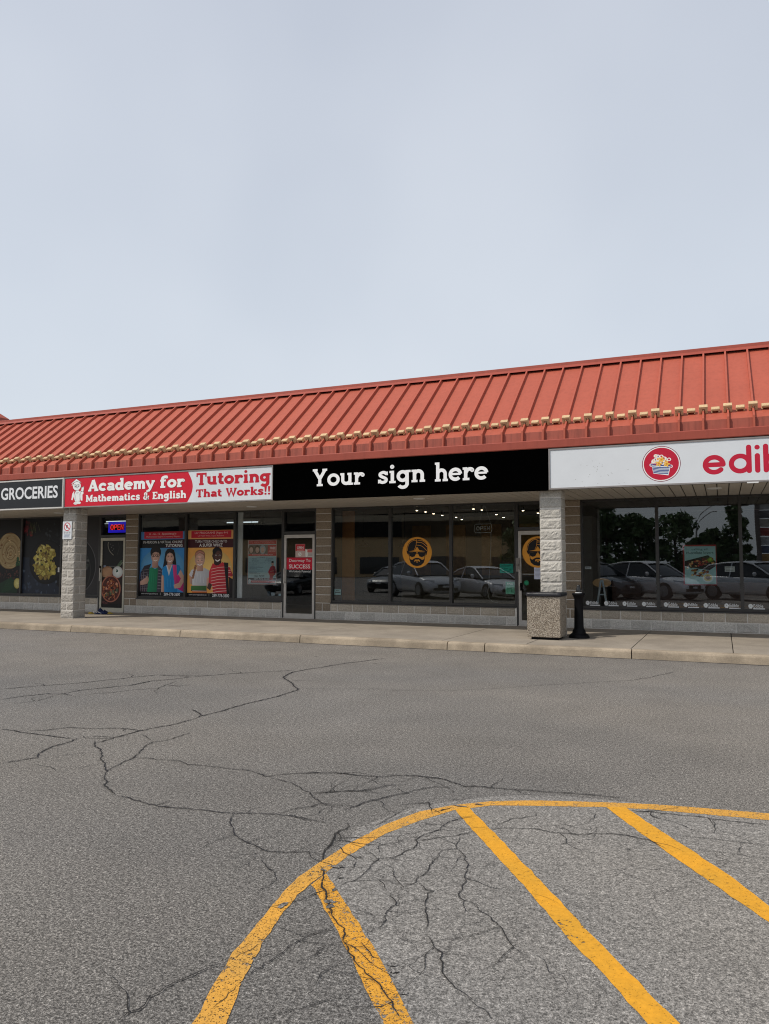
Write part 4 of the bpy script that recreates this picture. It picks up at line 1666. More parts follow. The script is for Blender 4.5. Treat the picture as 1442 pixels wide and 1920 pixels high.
# young woman in a blue top with a pink bag
p.poly([(430, 420), (455, 380), (500, 368), (545, 392), (562, 450), (584, 610), (540, 640), (440, 640), (392, 676), (412, 560)], HB)
p.rect(460, 640, 530, 580, SK2)
p.ell(493, 500, 54, 90, SK)
face_tones(p, 493, 500, 54, 90, SK)
p.poly([(440, 500), (440, 430), (490, 398), (545, 430), (548, 500), (530, 450), (490, 428), (456, 450)], HB)
for ex in (472, 515):
    p.ell(ex, 490, 9, 5, S(60, 40, 36))
p.line([(494, 495), (490, 522), (500, 524)], .008, SK2)
p.line(catmull([(468, 545), (493, 562), (520, 544)]), .022, S(244, 238, 234))
p.poly([(384, 760), (412, 750), (424, 995), (384, 995)], SK)
p.poly([(402, 640), (450, 606), (530, 600), (622, 610), (650, 690), (592, 760), (600, 995), (424, 995), (416, 770), (396, 740)], S(20, 138, 206))
p.poly([(446, 610), (528, 604), (484, 765)], S(228, 230, 232))
p.poly([(456, 608), (518, 604), (486, 690)], SK)
for k in range(8):
    p.line([(426 + k * 20, 790 + (k * 41) % 70), (432 + k * 20, 980 - (k * 29) % 60)], .009, S(14, 112, 172) if k % 2 else S(60, 164, 222))
p.poly([(596, 745), (692, 780), (694, 995), (596, 940)], S(196, 30, 120))
p.poly([(532, 606), (584, 606), (590, 720), (606, 860), (566, 890), (548, 760)], S(216, 60, 130))
p.poly([(640, 670), (690, 770), (696, 830), (640, 930), (566, 942), (552, 890), (620, 860), (648, 800), (610, 740)], SK)
for k in range(3):
    p.line([(560, 900 + k * 13), (600, 890 + k * 14)], .006, SK2)
p.photo = False
p.text('www.tutoringacademy.ca', 105, 1036, 340, 1010, S(220, 220, 220))
p.rect(372, 1040, 376, 1005, S(180, 180, 180))
p.text('289-778-3600', 420, 1046, 640, 1004, S(236, 236, 236), .012)
poster('window_poster', 'blue poster of a boy in glasses and a girl with a pink bag', 'poster', p, (-14.3, PY_, .62), group='tutoring posters in the window')

mp2 = box_map(725, 1065, 1385, 110, -13.425, .608, -11.895, 2.43)
p = Art(PY_, mp2)
p.rect(725, 1065, 1385, 110, S(14, 14, 18))
p.rect(730, 240, 1385, 110, S(232, 172, 104))
p.rect(775, 218, 1342, 116, S(196, 30, 52))
p.text("LIL' PROGRAMS (Ages 4+)", 825, 170, 1290, 130, S(236, 200, 196))
p.text("Lil' Math Whiz, Super Readers", 870, 204, 1240, 178, S(226, 170, 170))
p.rect(730, 357, 1385, 235, S(66, 18, 26))
p.text('TURN YOUR CHILD INTO', 833, 287, 1283, 252, S(232, 230, 228))
p.text('A SUPER WHIZ', 893, 344, 1222, 300, S(242, 240, 238), .012)
p.rect(730, 1000, 1385, 358, S(240, 172, 84))
p.photo = True
p.ell(1050, 650, 310, 280, S(250, 204, 120), n=30)
p.photo = False
# little girl holding books
p.photo = True
p.ell(905, 460, 74, 72, S(160, 112, 82))
p.ell(905, 530, 70, 98, S(226, 180, 160))
face_tones(p, 905, 530, 70, 98, S(226, 180, 160))
p.poly([(834, 520), (838, 440), (880, 398), (950, 400), (978, 450), (976, 530), (955, 460), (900, 430), (856, 466)], S(170, 120, 88))
p.line([(846, 452), (900, 410), (964, 440)], .03, S(196, 130, 120))
for ex in (882, 934):
    p.ell(ex, 536, 10, 6, S(60, 60, 76))
p.line([(908, 540), (902, 566), (914, 568)], .008, S(196, 140, 124))
p.line(catmull([(872, 590), (905, 608), (938, 588)]), .024, S(246, 240, 236))
p.rect(864, 700, 952, 612, S(208, 160, 140))
p.poly([(758, 760), (796, 740), (800, 880), (770, 870)], S(214, 166, 146))
p.poly([(850, 652), (868, 692), (952, 692), (962, 640), (1040, 680), (1052, 772), (1006, 792), (1006, 896), (798, 896), (800, 780), (750, 745), (790, 672)], S(216, 216, 220))
p.line([(880, 760), (870, 880)], .01, S(190, 190, 198))
p.line([(960, 740), (980, 880)], .01, S(190, 190, 198))
for k in range(8):
    p.line([(826 + k * 24, 720 + (k * 31) % 60), (820 + k * 24, 880 - (k * 17) % 40)], .008, S(196, 196, 204) if k % 2 else S(236, 236, 238))
for k in range(7):
    p.ell(846 - k * 6, 620 + k * 27, 17, 19, S(150, 100, 74) if k % 2 else S(170, 120, 88))
p.poly([(786, 900), (1010, 896), (1008, 962), (784, 966)], S(70, 120, 66))
p.rect(786, 972, 1008, 958, S(28, 52, 32))
p.poly([(800, 974), (1016, 968), (1014, 1000), (802, 1000)], S(214, 110, 50))
p.rect(806, 976, 1012, 968, S(240, 230, 214))
p.poly([(1006, 792), (1044, 790), (1058, 880), (1030, 930), (1010, 916)], S(214, 166, 146))
# boy in a red striped shirt
p.rect(1106, 610, 1208, 540, S(58, 36, 32))
p.ell(1153, 462, 70, 106, S(78, 50, 44))
p.ell(1148, 408, 66, 54, S(20, 16, 18))
p.ell(1092, 475, 12, 26, S(66, 42, 38))
p.ell(1166, 478, 48, 78, S(92, 60, 52))
face_tones(p, 1160, 478, 56, 84, S(92, 60, 52))
for ex in (1134, 1184):
    p.ell(ex, 466, 12, 7, S(230, 226, 222))
    p.ell(ex, 467, 6, 6, S(20, 14, 14))
p.line([(1160, 470), (1150, 500), (1172, 502)], .01, S(60, 36, 34))
p.line(catmull([(1126, 528), (1156, 548), (1190, 526)]), .032, S(244, 240, 236))
RS_ = [(1090, 575), (1126, 606), (1160, 612), (1226, 560), (1330, 640), (1374, 750), (1304, 792), (1310, 1000), (1100, 1000), (1086, 884), (1036, 850), (1040, 700)]
p.poly(RS_, S(206, 52, 62))
for k in range(9):
    y = 640 + k * 42
    p.line([(max(1046, 1070 - k), y + 22), (1180, y - 4), (1300 if k > 3 else 1340, y - 14 + (8 if k % 2 else 0))], .014, S(238, 196, 192))
p.poly([(1040, 850), (1086, 880), (1060, 960), (1012, 930)], S(84, 54, 48))
p.poly([(1244, 566), (1306, 572), (1310, 780), (1326, 1000), (1290, 1000), (1270, 780)], S(24, 20, 24))
p.poly([(1316, 770), (1376, 800), (1372, 1000), (1326, 1000)], S(34, 24, 30))
p.line([(1252, 640), (1304, 640)], .01, S(70, 66, 72))
p.photo = False
p.text('www.tutoringacademy.ca', 755, 1042, 1008, 1014, S(220, 220, 220))
p.rect(1042, 1046, 1046, 1008, S(180, 180, 180))
p.text('289-778-3600', 1090, 1054, 1325, 1008, S(236, 236, 236), .012)
poster('window_poster', 'yellow poster of a girl with books and a boy in stripes', 'poster', p, (-12.65, PY_, .62), group='tutoring posters in the window')

p = Art(F + .123, box_map(255, 928, 690, 255, -11.49, .982, -10.60, 2.149))
PC = S(170, 196, 200)
p.rect(255, 928, 690, 255, S(196, 150, 140))
p.rect(263, 920, 683, 262, PC)
p.rect(266, 322, 682, 264, S(190, 44, 56))
p.text("IT'S ABOUT POTENTIAL", 285, 308, 660, 276, S(226, 130, 130))
p.rect(270, 466, 556, 332, S(96, 92, 92))
for cx_, hc in ((308, S(60, 50, 46)), (400, S(40, 26, 26)), (480, S(150, 170, 180))):
    p.ell(cx_, 400, 46, 66, hc)
    p.ell(cx_, 408, 28, 44, S(206, 170, 156))
    p.line([(cx_ - 14, 432), (cx_, 438), (cx_ + 14, 432)], .008, S(150, 60, 60))
p.poly([(556, 332), (682, 332), (682, 468), (556, 468)], S(188, 48, 60))
p.text('FREE', 590, 400, 676, 362, S(240, 225, 220), .02)
p.text('ASSESSMENT', 572, 440, 676, 416, S(240, 200, 196))
p.rect(266, 498, 682, 468, S(190, 36, 50))
p.text('Tutoring That Works!!', 318, 492, 630, 472, S(240, 230, 226))
D_ = S(50, 60, 70)
p.text('K - GRADE 12', 392, 526, 552, 508, S(90, 96, 100))
p.text('- MATH', 310, 552, 392, 536, D_)
p.text('- CHEMISTRY', 520, 552, 640, 536, D_)
p.text('- ENGLISH', 310, 582, 420, 564, D_)
p.text('- PHYSICS', 498, 582, 610, 564, D_)
p.text('We Help Students Soar in Their Classes', 280, 614, 606, 596, D_)
for k in range(8):
    p.line([(282, 634 + k * 19), (360 + (k * 47) % 140 + 40, 632 + k * 19)], .008, S(90, 106, 114))
p.text('CALL NOW', 352, 818, 514, 786, S(30, 34, 40), .012)
p.rect(266, 862, 682, 828, S(40, 40, 46))
p.text('289-778-3600', 350, 858, 586, 832, S(200, 205, 208), .012)
p.rect(266, 916, 682, 864, S(150, 160, 164))
p.rect(312, 900, 666, 870, S(190, 40, 54))
p.text('Academy for Mathematics & English', 322, 894, 656, 876, S(236, 210, 206))
p.ell(290, 878, 17, 30, S(200, 206, 208))
p.photo = True
p.poly([(600, 660), (640, 640), (672, 660), (684, 740), (670, 780), (640, 800), (640, 860), (588, 860), (590, 790), (566, 740)], S(176, 44, 58))
p.ell(632, 612, 19, 34, S(196, 150, 134))
p.ell(631, 590, 19, 16, HB)
p.line([(648, 660), (664, 760)], .02, S(60, 30, 40))
p.line([(600, 730), (650, 722)], .014, S(196, 150, 134))
poster('window_poster', 'pale poster with a red heading and a boy in a red shirt', 'poster', p, (-11.05, F + .123, .99), group='tutoring posters in the window')

# stickers and cards on the tutoring door
DY = F + .0385
p = Art(DY)
p.rect(-9.99, 1.687, -9.71, 2.026, S(206, 180, 172))
p.rect(-9.985, 1.85, -9.715, 2.02, S(200, 46, 56))
p.text('OPEN', -9.945, 1.90, -9.755, 1.965, S(240, 236, 232), .02, world=True)
p.rect(-9.95, 1.865, -9.75, 1.88, S(240, 210, 200))
p.ell(-9.86, 1.765, .05, .05, S(236, 232, 224))
p.line([(-9.86, 1.765), (-9.86, 1.80)], .008, HB)
p.line([(-9.86, 1.765), (-9.835, 1.765)], .008, HB)
poster('door_card', 'red OPEN card with a clock on the tutoring door', 'door card', p, (-9.85, DY, 1.69))
p = Art(DY - .001)
p.rect(-9.708, 1.688, -9.478, 1.897, S(206, 196, 190))
p.rect(-9.66, 1.81, -9.482, 1.89, S(206, 110, 104))
p.ell(-9.665, 1.77, .034, .075, S(232, 232, 226))
p.ell(-9.665, 1.85, .026, .03, S(232, 232, 226))
for k in range(3):
    p.line([(-9.62, 1.79 - k * .03), (-9.50, 1.79 - k * .03)], .008, S(110, 104, 104))
poster('door_card', 'pale card with a white owl beside the OPEN card', 'door card', p, (-9.59, DY, 1.69))
p = Art(DY)
p.rect(-10.248, 1.376, -9.487, 1.68, S(206, 22, 52))
p.text('Doorway To', -10.175, 1.545, -9.55, 1.645, S(240, 236, 236), world=True)
p.text('SUCCESS', -10.175, 1.405, -9.56, 1.505, S(240, 236, 236), .012, world=True)
p.text('We Unlock Potential', -10.18, 1.305, -9.545, 1.358, S(226, 226, 224), .012, world=True)
poster('door_sticker', 'red sticker reading Doorway To SUCCESS on the glass door', 'sticker', p, (-9.87, DY, 1.3))
p = Art(F + .110)
for x_, w_, h_, c_ in ((-10.86, .09, .11, S(70, 84, 96)), (-10.74, .10, .08, S(170, 182, 190)), (-10.52, .11, .05, S(180, 204, 212))):
    p.rect(x_, .70, x_ + w_, .70 + h_, c_)
poster('window_sticker', 'row of small pale stickers low in the tutoring window', 'sticker', p, (-10.7, F + .110, .7))


# orange bearded face emblem, on the window and on the door
def face_emblem(y, cx, cz, rx_, rz_, label):
    L = Art(y, lambda x, yy: (cx + x / 180 * rx_, cz - yy / 190 * rz_))
    O_, K2 = S(232, 158, 52), S(16, 14, 16)
    L.ell(0, 0, 180, 190, O_, n=44)
    # turban
    L.poly([(-128, -10), (-126, -60), (-108, -110), (-70, -148), (-10, -168), (50, -160), (100, -126), (124, -84), (128, -20), (116, 30), (104, 28), (100, -14), (30, -26), (0, -70), (-30, -26), (-100, -14), (-104, 28), (-118, 20)], K2)
    for P_ in ([(-6, -166), (-12, -90), (-34, -30)], [(-8, -120), (60, -118), (122, -66)], [(-12, -92), (60, -76), (122, -18)], [(-14, -60), (30, -20), (60, -22)], [(-120, -20), (-104, -98), (-50, -146), (-8, -150)], [(-4, -140), (60, -144), (112, -104)]):
        L.line(catmull(P_), .010, O_)
    # sunglasses
    L.poly([(-110, -14), (-8, -10), (8, -10), (110, -14), (104, 8), (92, 42), (62, 58), (30, 50), (12, 14), (-12, 14), (-30, 50), (-62, 58), (-92, 42), (-104, 8)], K2)
    L.poly([(-9, -2), (9, -2), (7, 6), (-7, 6)], O_)
    L.line([(-92, 0), (-50, 2)], .007, S(120, 84, 40))
    L.line([(30, 2), (90, 0)], .007, S(120, 84, 40))
    # beard
    L.poly([(-92, 50), (-82, 84), (-60, 92), (-40, 76), (-14, 66), (14, 66), (40, 76), (60, 92), (82, 84), (92, 50), (94, 86), (80, 128), (46, 158), (0, 168), (-46, 158), (-80, 128), (-94, 86)], K2)
    L.poly([(-34, 116), (-30, 94), (-14, 84), (0, 90), (14, 84), (30, 94), (34, 116), (20, 106), (0, 102), (-20, 106)], O_)
    L.poly([(-14, 112), (14, 112), (8, 122), (-8, 122)], O_)
    L.line([(-104, 24), (-90, 60)], .012, K2)
    L.line([(104, 24), (90, 60)], .012, K2)
    return poster('window_emblem', label, 'emblem', L, (cx, y, cz))


face_emblem(F + .0905, -6.676, 1.795, .376, .369, 'orange disc with a bearded face in sunglasses on the wide window')
face_emblem(DY - .0005, -3.766, 1.789, .35, .35, 'orange bearded face disc on the door behind the pillar')
p = Art(F + .110)
p.rect(-4.659, 1.317, -4.347, 1.527, S(30, 178, 152))
for k in range(5):
    p.line([(-4.62, 1.49 - k * .035), (-4.40 - .03 * (k % 3), 1.49 - k * .035)], .009, S(16, 100, 92))
poster('notice', 'teal notice sheet on the window beside the door lock', 'notice', p, (-4.5, F + .11, 1.32))
p = Art(F + .108)
p.rect(-4.527, .842, -4.318, 1.121, S(120, 196, 160))
p.rect(-4.527, 1.03, -4.318, 1.121, S(40, 150, 110))
p.text('PASS', -4.485, 1.055, -4.36, 1.095, S(230, 244, 238), .02, world=True)
for k in range(4):
    p.line([(-4.50, 1.0 - k * .03), (-4.37, 1.0 - k * .03)], .007, S(60, 120, 96))
p.line([(-4.40, .94), (-4.38, .87)], .01, S(40, 90, 70))
poster('notice', 'green inspection notice reading PASS low in the window', 'notice', p, (-4.42, F + .108, .85))
p = Art(DY)
p.rect(-3.854, 1.184, -3.64, 1.456, S(206, 212, 232))
for k in range(8):
    p.line([(-3.83, 1.43 - k * .028), (-3.67 - .02 * (k % 2), 1.43 - k * .028)], .006, S(120, 124, 144))
poster('notice', 'white notice sheet under the emblem on the door', 'notice', p, (-3.75, DY, 1.19))
p = Art(DY)
p.ell(-4.03, 1.10, .057, .057, S(20, 120, 84))
p.ell(-4.03, 1.10, .03, .03, S(36, 150, 104))
poster('door_sticker', 'round green sticker beside the black door pull', 'sticker', p, (-4.03, DY, 1.1))
p = Art(F + .108)
p.rect(-8.90, .752, -8.715, .891, S(150, 190, 190))
p.rect(-8.885, .80, -8.73, .825, S(50, 66, 70))
p.rect(-8.86, .84, -8.76, .865, S(80, 110, 110))
poster('window_sticker', 'small pale sticker in the low corner of the wide window', 'sticker', p, (-8.81, F + .108, .76))

# chocolate poster and stickers, right-hand shop; poster art coordinates: 800..1052 across, 400..703 down
p = Art(F + .122, box_map(800, 703, 1052, 400, -.75, 1.088, -.108, 1.922))
p.rect(800, 703, 1052, 400, S(156, 52, 54))
p.rect(812, 695, 1046, 412, S(152, 190, 190))
p.text('calling all', 868, 446, 986, 426, S(40, 60, 66), .004)
p.text('chocolate lovers', 826, 470, 1030, 448, S(40, 60, 66), .004)
p.poly([(814, 522), (990, 478), (1044, 524), (1044, 560), (1000, 590), (850, 570), (814, 560)], S(40, 28, 26))
rk = random.Random(5)
for i in range(60):
    t = rk.random()
    xx, yy = 826 + t * 206, 526 - 40 * min(1, t * 1.2) + rk.uniform(0, 42) + 12
    p.blob(xx, yy, 10, 7, rk.choice([S(170, 60, 50), S(90, 50, 36), S(200, 150, 90), S(60, 36, 30), S(214, 180, 120), S(120, 30, 40)]), rk, 7)
p.blob(1004, 514, 24, 22, S(120, 150, 40), rk, 12)
p.blob(1010, 508, 12, 12, S(160, 190, 60), rk, 9)
for i in range(24):
    p.blob(860 + rk.random() * 130, 588 + rk.random() * 50, 11, 8, rk.choice([S(150, 90, 50), S(60, 40, 34), S(190, 160, 90), S(110, 60, 40)]), rk, 7)
p.ell(985, 648, 40, 34, S(200, 214, 220))
p.ell(985, 646, 32, 26, S(206, 190, 120))
p.ell(985, 646, 20, 16, S(110, 80, 40))
poster('window_poster', 'red bordered poster with chocolates, reading calling all chocolate lovers', 'poster', p, (-.43, F + .122, 1.09))
p = Art(F + .108)
p.rect(.04, 1.368, .227, 1.476, S(180, 184, 180))
for k in range(3):
    p.line([(.06, 1.45 - k * .028), (.20, 1.45 - k * .028)], .008, S(110, 114, 112))
poster('window_sticker', 'small grey paper beside the chocolate poster', 'sticker', p, (.13, F + .108, 1.37))
p = Art(F + .108)
p.rect(-2.75, 1.413, -2.618, 1.466, S(214, 218, 222))
p.rect(-2.735, 1.428, -2.635, 1.45, S(110, 116, 124))
poster('window_sticker', 'tiny white sticker at the left edge of the right-hand window', 'sticker', p, (-2.68, F + .108, 1.41))
# row of white word decals along the bottom of the right-hand windows
first = None
ed = Art(F + .0905)
WC = S(226, 228, 228)
for i in range(7):
    ed.ell(.045 + .024 * math.cos(i * .9), .048 + .026 * math.sin(i * .9), .020, .020, WC, n=10)
ed.rect(.022, .0, .072, .04, WC)
ed.text('Edible', .098, .020, .272, .086, WC, .008, world=True)
ed.rect(.092, -.016, .302, .008, WC)
for k, x in enumerate((-2.756, -2.368, -1.988, -1.594, -1.16, -.774, -.39, 0, .44, .83, 1.22)):
    if first is None:
        first = ed.build('window_decal', M['vinyl'], None, loc=(0, F + .0905, 0))
        ob = first
    else:
        ob = first.copy()
        col.objects.link(ob)
    ob.location = (x + .01, F + .0905, .635)
    tag(ob, 'white word decal in the row along the bottom of the right-hand windows', 'decal', 'white decals along the window foot')

# ------------------------------------------------------------------ food pictures filling the grocery windows
GY = F + .0905       # printed film on the outside of the panes
rg = random.Random(21)
gm = box_map(255, 1690, 735, 745, -19.63, .60, -18.05, 2.90)
p = Art(GY, gm)
p.rect(248, 1696, 742, 738, S(20, 22, 26))
p.poly([(250, 1696), (742, 1696), (742, 1480), (560, 1340), (400, 1240), (250, 1230)], S(34, 42, 56))
for i in range(46):
    p.blob(rg.uniform(255, 735), rg.uniform(1300, 1680), rg.uniform(6, 26), rg.uniform(10, 40), rg.choice([S(50, 60, 78), S(60, 72, 90), S(40, 48, 62), S(80, 92, 108)]), rg, 8, .5)
for i in range(22):
    p.blob(rg.uniform(500, 720), rg.uniform(800, 1050), rg.uniform(6, 22), rg.uniform(8, 24), rg.choice([S(40, 44, 50), S(56, 60, 66), S(30, 34, 38)]), rg, 8, .5)
for i in range(26):
    p.blob(rg.uniform(262, 360), rg.uniform(780, 960), rg.uniform(8, 24), rg.uniform(10, 30), rg.choice([S(110, 26, 36), S(80, 20, 30), S(140, 40, 46), S(60, 18, 24)]), rg, 7, .5)
for i in range(12):
    x_ = rg.uniform(330, 450)
    p.line([(x_, 790 + rg.random() * 40), (x_ + rg.uniform(-30, 30), 900 + rg.random() * 60)], .012, rg.choice([S(70, 76, 50), S(90, 96, 70), S(50, 60, 40)]))
p.photo = True
p.ell(555, 1290, 215, 275, S(14, 14, 16), n=40)
p.ell(555, 1285, 196, 255, S(24, 24, 27), n=40)
for i in range(150):
    an, rr = rg.uniform(0, 6.283), rg.random() ** .6
    p.blob(540 + math.cos(an) * rr * 128, 1295 + math.sin(an) * rr * 205, rg.uniform(14, 34), rg.uniform(16, 36), rg.choice([S(206, 190, 92), S(184, 166, 76), S(160, 140, 64), S(224, 210, 128), S(140, 116, 56), S(194, 180, 90)]), rg, 8, .35)
for i in range(16):
    an, rr = rg.uniform(0, 6.283), rg.random() ** .5
    p.blob(540 + math.cos(an) * rr * 120, 1295 + math.sin(an) * rr * 180, 12, 14, rg.choice([S(90, 66, 34), S(70, 80, 40), S(60, 40, 30)]), rg, 7, .4)
poster('window_picture', 'dark food picture of yellow rice on a black plate filling a window', 'window picture', p, (-18.84, GY, .6), group='food pictures in the grocery windows')

p = Art(GY, box_map(-260, 1690, 235, 745, -21.25, .60, -19.69, 2.90))
p.rect(-265, 1696, 240, 738, S(16, 16, 18))
p.poly([(-265, 1696), (180, 1696), (230, 1500), (100, 1480), (-40, 1560), (-265, 1500)], S(24, 52, 34))
for k in range(9):
    p.line([(-30 + k * 16, 1690 - k * 6), (60 + k * 18, 1520 - k * 2)], .012, S(34, 74, 46))
for i in range(30):
    p.blob(rg.uniform(-100, 200), rg.uniform(1390, 1500), rg.uniform(6, 18), rg.uniform(6, 18), rg.choice([S(60, 36, 34), S(90, 50, 44), S(40, 30, 28)]), rg, 7, .5)
p.photo = True
p.ell(70, 1150, 172, 232, S(150, 118, 76), n=44)
for k in range(26):
    rr = 1 - k / 27
    p.blob(75 + k * .6, 1150 + k * 1.4, 165 * rr, 224 * rr, rg.choice([S(196, 170, 120), S(180, 152, 104), S(208, 186, 138), S(164, 136, 92)]), rg, 26, .05)
for i in range(24):
    an, rr = rg.uniform(0, 6.283), rg.random() ** .6
    p.blob(75 + math.cos(an) * rr * 140, 1150 + math.sin(an) * rr * 190, rg.uniform(5, 16), rg.uniform(4, 12), rg.choice([S(120, 80, 44), S(140, 96, 54), S(216, 190, 140)]), rg, 7, .5)
for i in range(9):
    p.blob(200 + rg.uniform(-25, 25), 1300 + rg.uniform(-45, 45), 16, 26, rg.choice([S(30, 70, 40), S(46, 92, 52)]), rg, 7, .4)
p.ell(190, 1560, 46, 66, S(190, 170, 80), n=24)
p.ell(190, 1560, 38, 56, S(206, 196, 120), n=24)
for k in range(7):
    p.line([(190, 1560), (190 + 34 * math.cos(k * .9), 1560 + 50 * math.sin(k * .9))], .006, S(226, 220, 160))
poster('window_picture', 'dark food picture of round flatbread filling the leftmost window', 'window picture', p, (-20.47, GY, .6), group='food pictures in the grocery windows')

p = Art(GY)
p.rect(-18.01, .60, -16.54, 2.90, S(50, 48, 50))
p.ell(-17.55, 1.45, .86, .86, S(84, 82, 84), n=44)
p.ell(-17.56, 1.45, .84, .84, S(20, 20, 22), n=44)
p.ell(-17.60, 1.30, .72, .72, S(44, 44, 44), n=44)
p.ell(-17.62, 1.30, .70, .70, S(14, 14, 16), n=44)
for i in range(24):
    an = rg.uniform(0, 6.283)
    p.blob(-17.5 + .5 * math.cos(an), 1.6 + .4 * math.sin(an), .06, .04, rg.choice([S(60, 66, 60), S(90, 90, 88), S(40, 40, 40)]), rg, 7, .5)
poster('window_picture', 'charcoal picture of a black plate filling the pane beside the cream door', 'window picture', p, (-17.3, GY, .6), group='food pictures in the grocery windows')

# picture on the cream door: 780..1115 across, 625..1700 down
p = Art(F + .0395, box_map(780, 1700, 1115, 625, -16.40, .27, -15.63, 2.18))
p.rect(776, 1704, 1119, 621, S(18, 17, 18))
p.line(catmull([(870, 645), (862, 700), (890, 790), (955, 860)]), .026, S(120, 116, 104))
for k in range(6):
    p.ell(905 + (k * 37) % 60, 680 + k * 26, 5, 8, S(110, 110, 104))
p.line(catmull([(1020, 640), (1042, 740), (1010, 860)]), .02, S(46, 46, 42))
for k in range(10):
    p.line([(1040 + rg.uniform(-40, 30), 1040), (1085 + rg.uniform(-15, 25), 940 + rg.random() * 60)], .022, rg.choice([S(90, 106, 84), S(60, 84, 60), S(120, 130, 112)]))
p.line([(890, 1037), (1018, 1037)], .014, S(120, 120, 116))
p.rect(797, 1056, 838, 1024, S(120, 130, 150))
p.rect(776, 1704, 1119, 1062, S(36, 22, 20))
p.photo = True
p.ell(860, 1130, 96, 92, S(170, 126, 92), rot=-20)
for k in range(8):
    p.line([(790, 1090 + k * 17), (930, 1066 + k * 19)], .010, S(196, 156, 120))
p.ell(1030, 1135, 88, 98, S(150, 60, 50))
p.ell(1028, 1130, 82, 92, S(214, 220, 218))
p.ell(1028, 1128, 66, 74, S(230, 234, 230))
p.blob(1020, 1110, 18, 26, S(40, 84, 70), rg, 9, .5)
p.rect(776, 1704, 1119, 1640, S(20, 16, 18))
p.ell(925, 1400, 158, 216, S(196, 120, 96), n=44)
p.ell(925, 1400, 140, 196, S(90, 40, 30), n=44)
for i in range(110):
    an, rr = rg.uniform(0, 6.283), rg.random() ** .55
    p.blob(925 + math.cos(an) * rr * 122, 1400 + math.sin(an) * rr * 174, rg.uniform(10, 22), rg.uniform(10, 26), rg.choice([S(150, 70, 40), S(200, 130, 70), S(80, 36, 28), S(176, 90, 60), S(60, 30, 26), S(214, 150, 120), S(120, 50, 36)]), rg, 7, .4)
for k in range(9):
    p.line([(850 + k * 24, 1530 - k * 10), (866 + k * 22, 1460 - k * 9)], .022, rg.choice([S(90, 120, 90), S(140, 160, 130), S(50, 80, 50)]))
for k in range(4):
    p.line(catmull([(790 + k * 24, 1640), (810 + k * 24, 1600 + k * 8), (830 + k * 20, 1650)]), .012, S(120, 70, 70))
p.ell(1070, 1660, 30, 24, S(30, 26, 28))
poster('door_picture', 'picture of a round pot of stew on the cream door', 'door picture', p, (-16.0, F + .06, .27))

# ------------------------------------------------------------------ signs hanging in the windows
def strokes_text(t, x0, z0, x1, z1):
    """single-line capitals as centre lines"""
    L = {'O': [arc(.3, .5, .3, .5, 0, 360, 18)], 'P': [[(0, 0), (0, 1), (.3, 1)] + arc(.3, .74, .26, .26, 90, -90, 8) + [(0, .48)]],
         'E': [[(.5, 1), (0, 1), (0, 0), (.5, 0)], [(0, .52), (.42, .52)]], 'N': [[(0, 0), (0, 1), (.52, 0), (.52, 1)]]}
    adv = {'O': .86, 'P': .78, 'E': .74, 'N': .52}
    out, x = [], 0
    for c in t:
        for P in L[c]:
            out.append([(p[0] + x, p[1]) for p in P])
        x += adv[c]
    return [[(x0 + p[0] / x * (x1 - x0), z0 + p[1] * (z1 - z0)) for p in P] for P in out]


def tubes(m, lines, y, r):
    for P in lines:
        m.tube([(p[0], y, p[1]) for p in P], r, 6)


# lit sign over the cream door
ns = empty('open_sign', (-15.97, F + .13, 2.425), 'lit OPEN sign with red letters in a blue border over the cream door', 'open sign')
one('backing', M['black'], (-16.31, -15.64, F + .135, F + .16, 2.41, 2.735), ns)
m = MB()
for k in range(3):
    d_ = .018 + k * .026
    x0, x1, z0, z1 = -16.31 + d_, -15.64 - d_, 2.41 + d_, 2.735 - d_
    m.tube([(x0, F + .125, z0), (x1, F + .125, z0), (x1, F + .125, z1), (x0, F + .125, z1), (x0, F + .125, z0)], .010, 6)
m.build('border_tube', M['neon_blue'], ns)
m = MB()
tubes(m, strokes_text('OPEN', -16.205, 2.505, -15.745, 2.645), F + .122, .014)
m.build('letter_tube', M['neon_red'], ns)

# dark unlit sign in the tutoring window
ns = empty('open_sign', (-11.23, F + .14, 2.43), 'dark unlit OPEN sign hanging on wires in the tutoring window', 'open sign')
m = MB()
tubes(m, [[(p[0] + (p[1] - 2.43) * .35, p[1]) for p in P] for P in strokes_text('OPEN', -11.47, 2.44, -11.04, 2.60)], F + .14, .012)
m.build('letter_tube', M['black'], ns)
m = MB()
m.tube([(-11.40, F + .14, 2.60), (-11.44, F + .14, 2.92)], .004, 5)
m.build('wire', M['black'], ns)
m = MB()
m.tube([(-11.02, F + .14, 2.60), (-10.94, F + .14, 2.92)], .004, 5)
m.build('wire', M['black'], ns)

# pale unlit sign in the restaurant window
ns = empty('open_sign', (-5.05, F + .14, 2.24), 'pale unlit OPEN sign in a thin border hanging in the wide window', 'open sign')
m = MB()
x0, x1, z0, z1 = -5.255, -4.851, 2.245, 2.446
m.tube([(x0 + .02, F + .14, z0), (x1 - .02, F + .14, z0), (x1, F + .14, z0 + .02), (x1, F + .14, z1 - .02), (x1 - .02, F + .14, z1), (x0 + .02, F + .14, z1), (x0, F + .14, z1 - .02), (x0, F + .14, z0 + .02), (x0 + .02, F + .14, z0)], .005, 5)
m.build('border_tube', M['pale_tube'], ns)
m = MB()
tubes(m, strokes_text('OPEN', -5.21, 2.305, -4.90, 2.39), F + .14, .0075)
m.build('letter_tube', M['pale_tube'], ns)
m = MB()
m.tube([(-5.16, F + .14, 2.446), (-5.02, F + .14, 2.92)], .003, 5)
m.build('wire', M['cable'], ns)
m = MB()
m.tube([(-4.87, F + .14, 2.446), (-5.02, F + .14, 2.92)], .003, 5)
m.build('wire', M['cable'], ns)
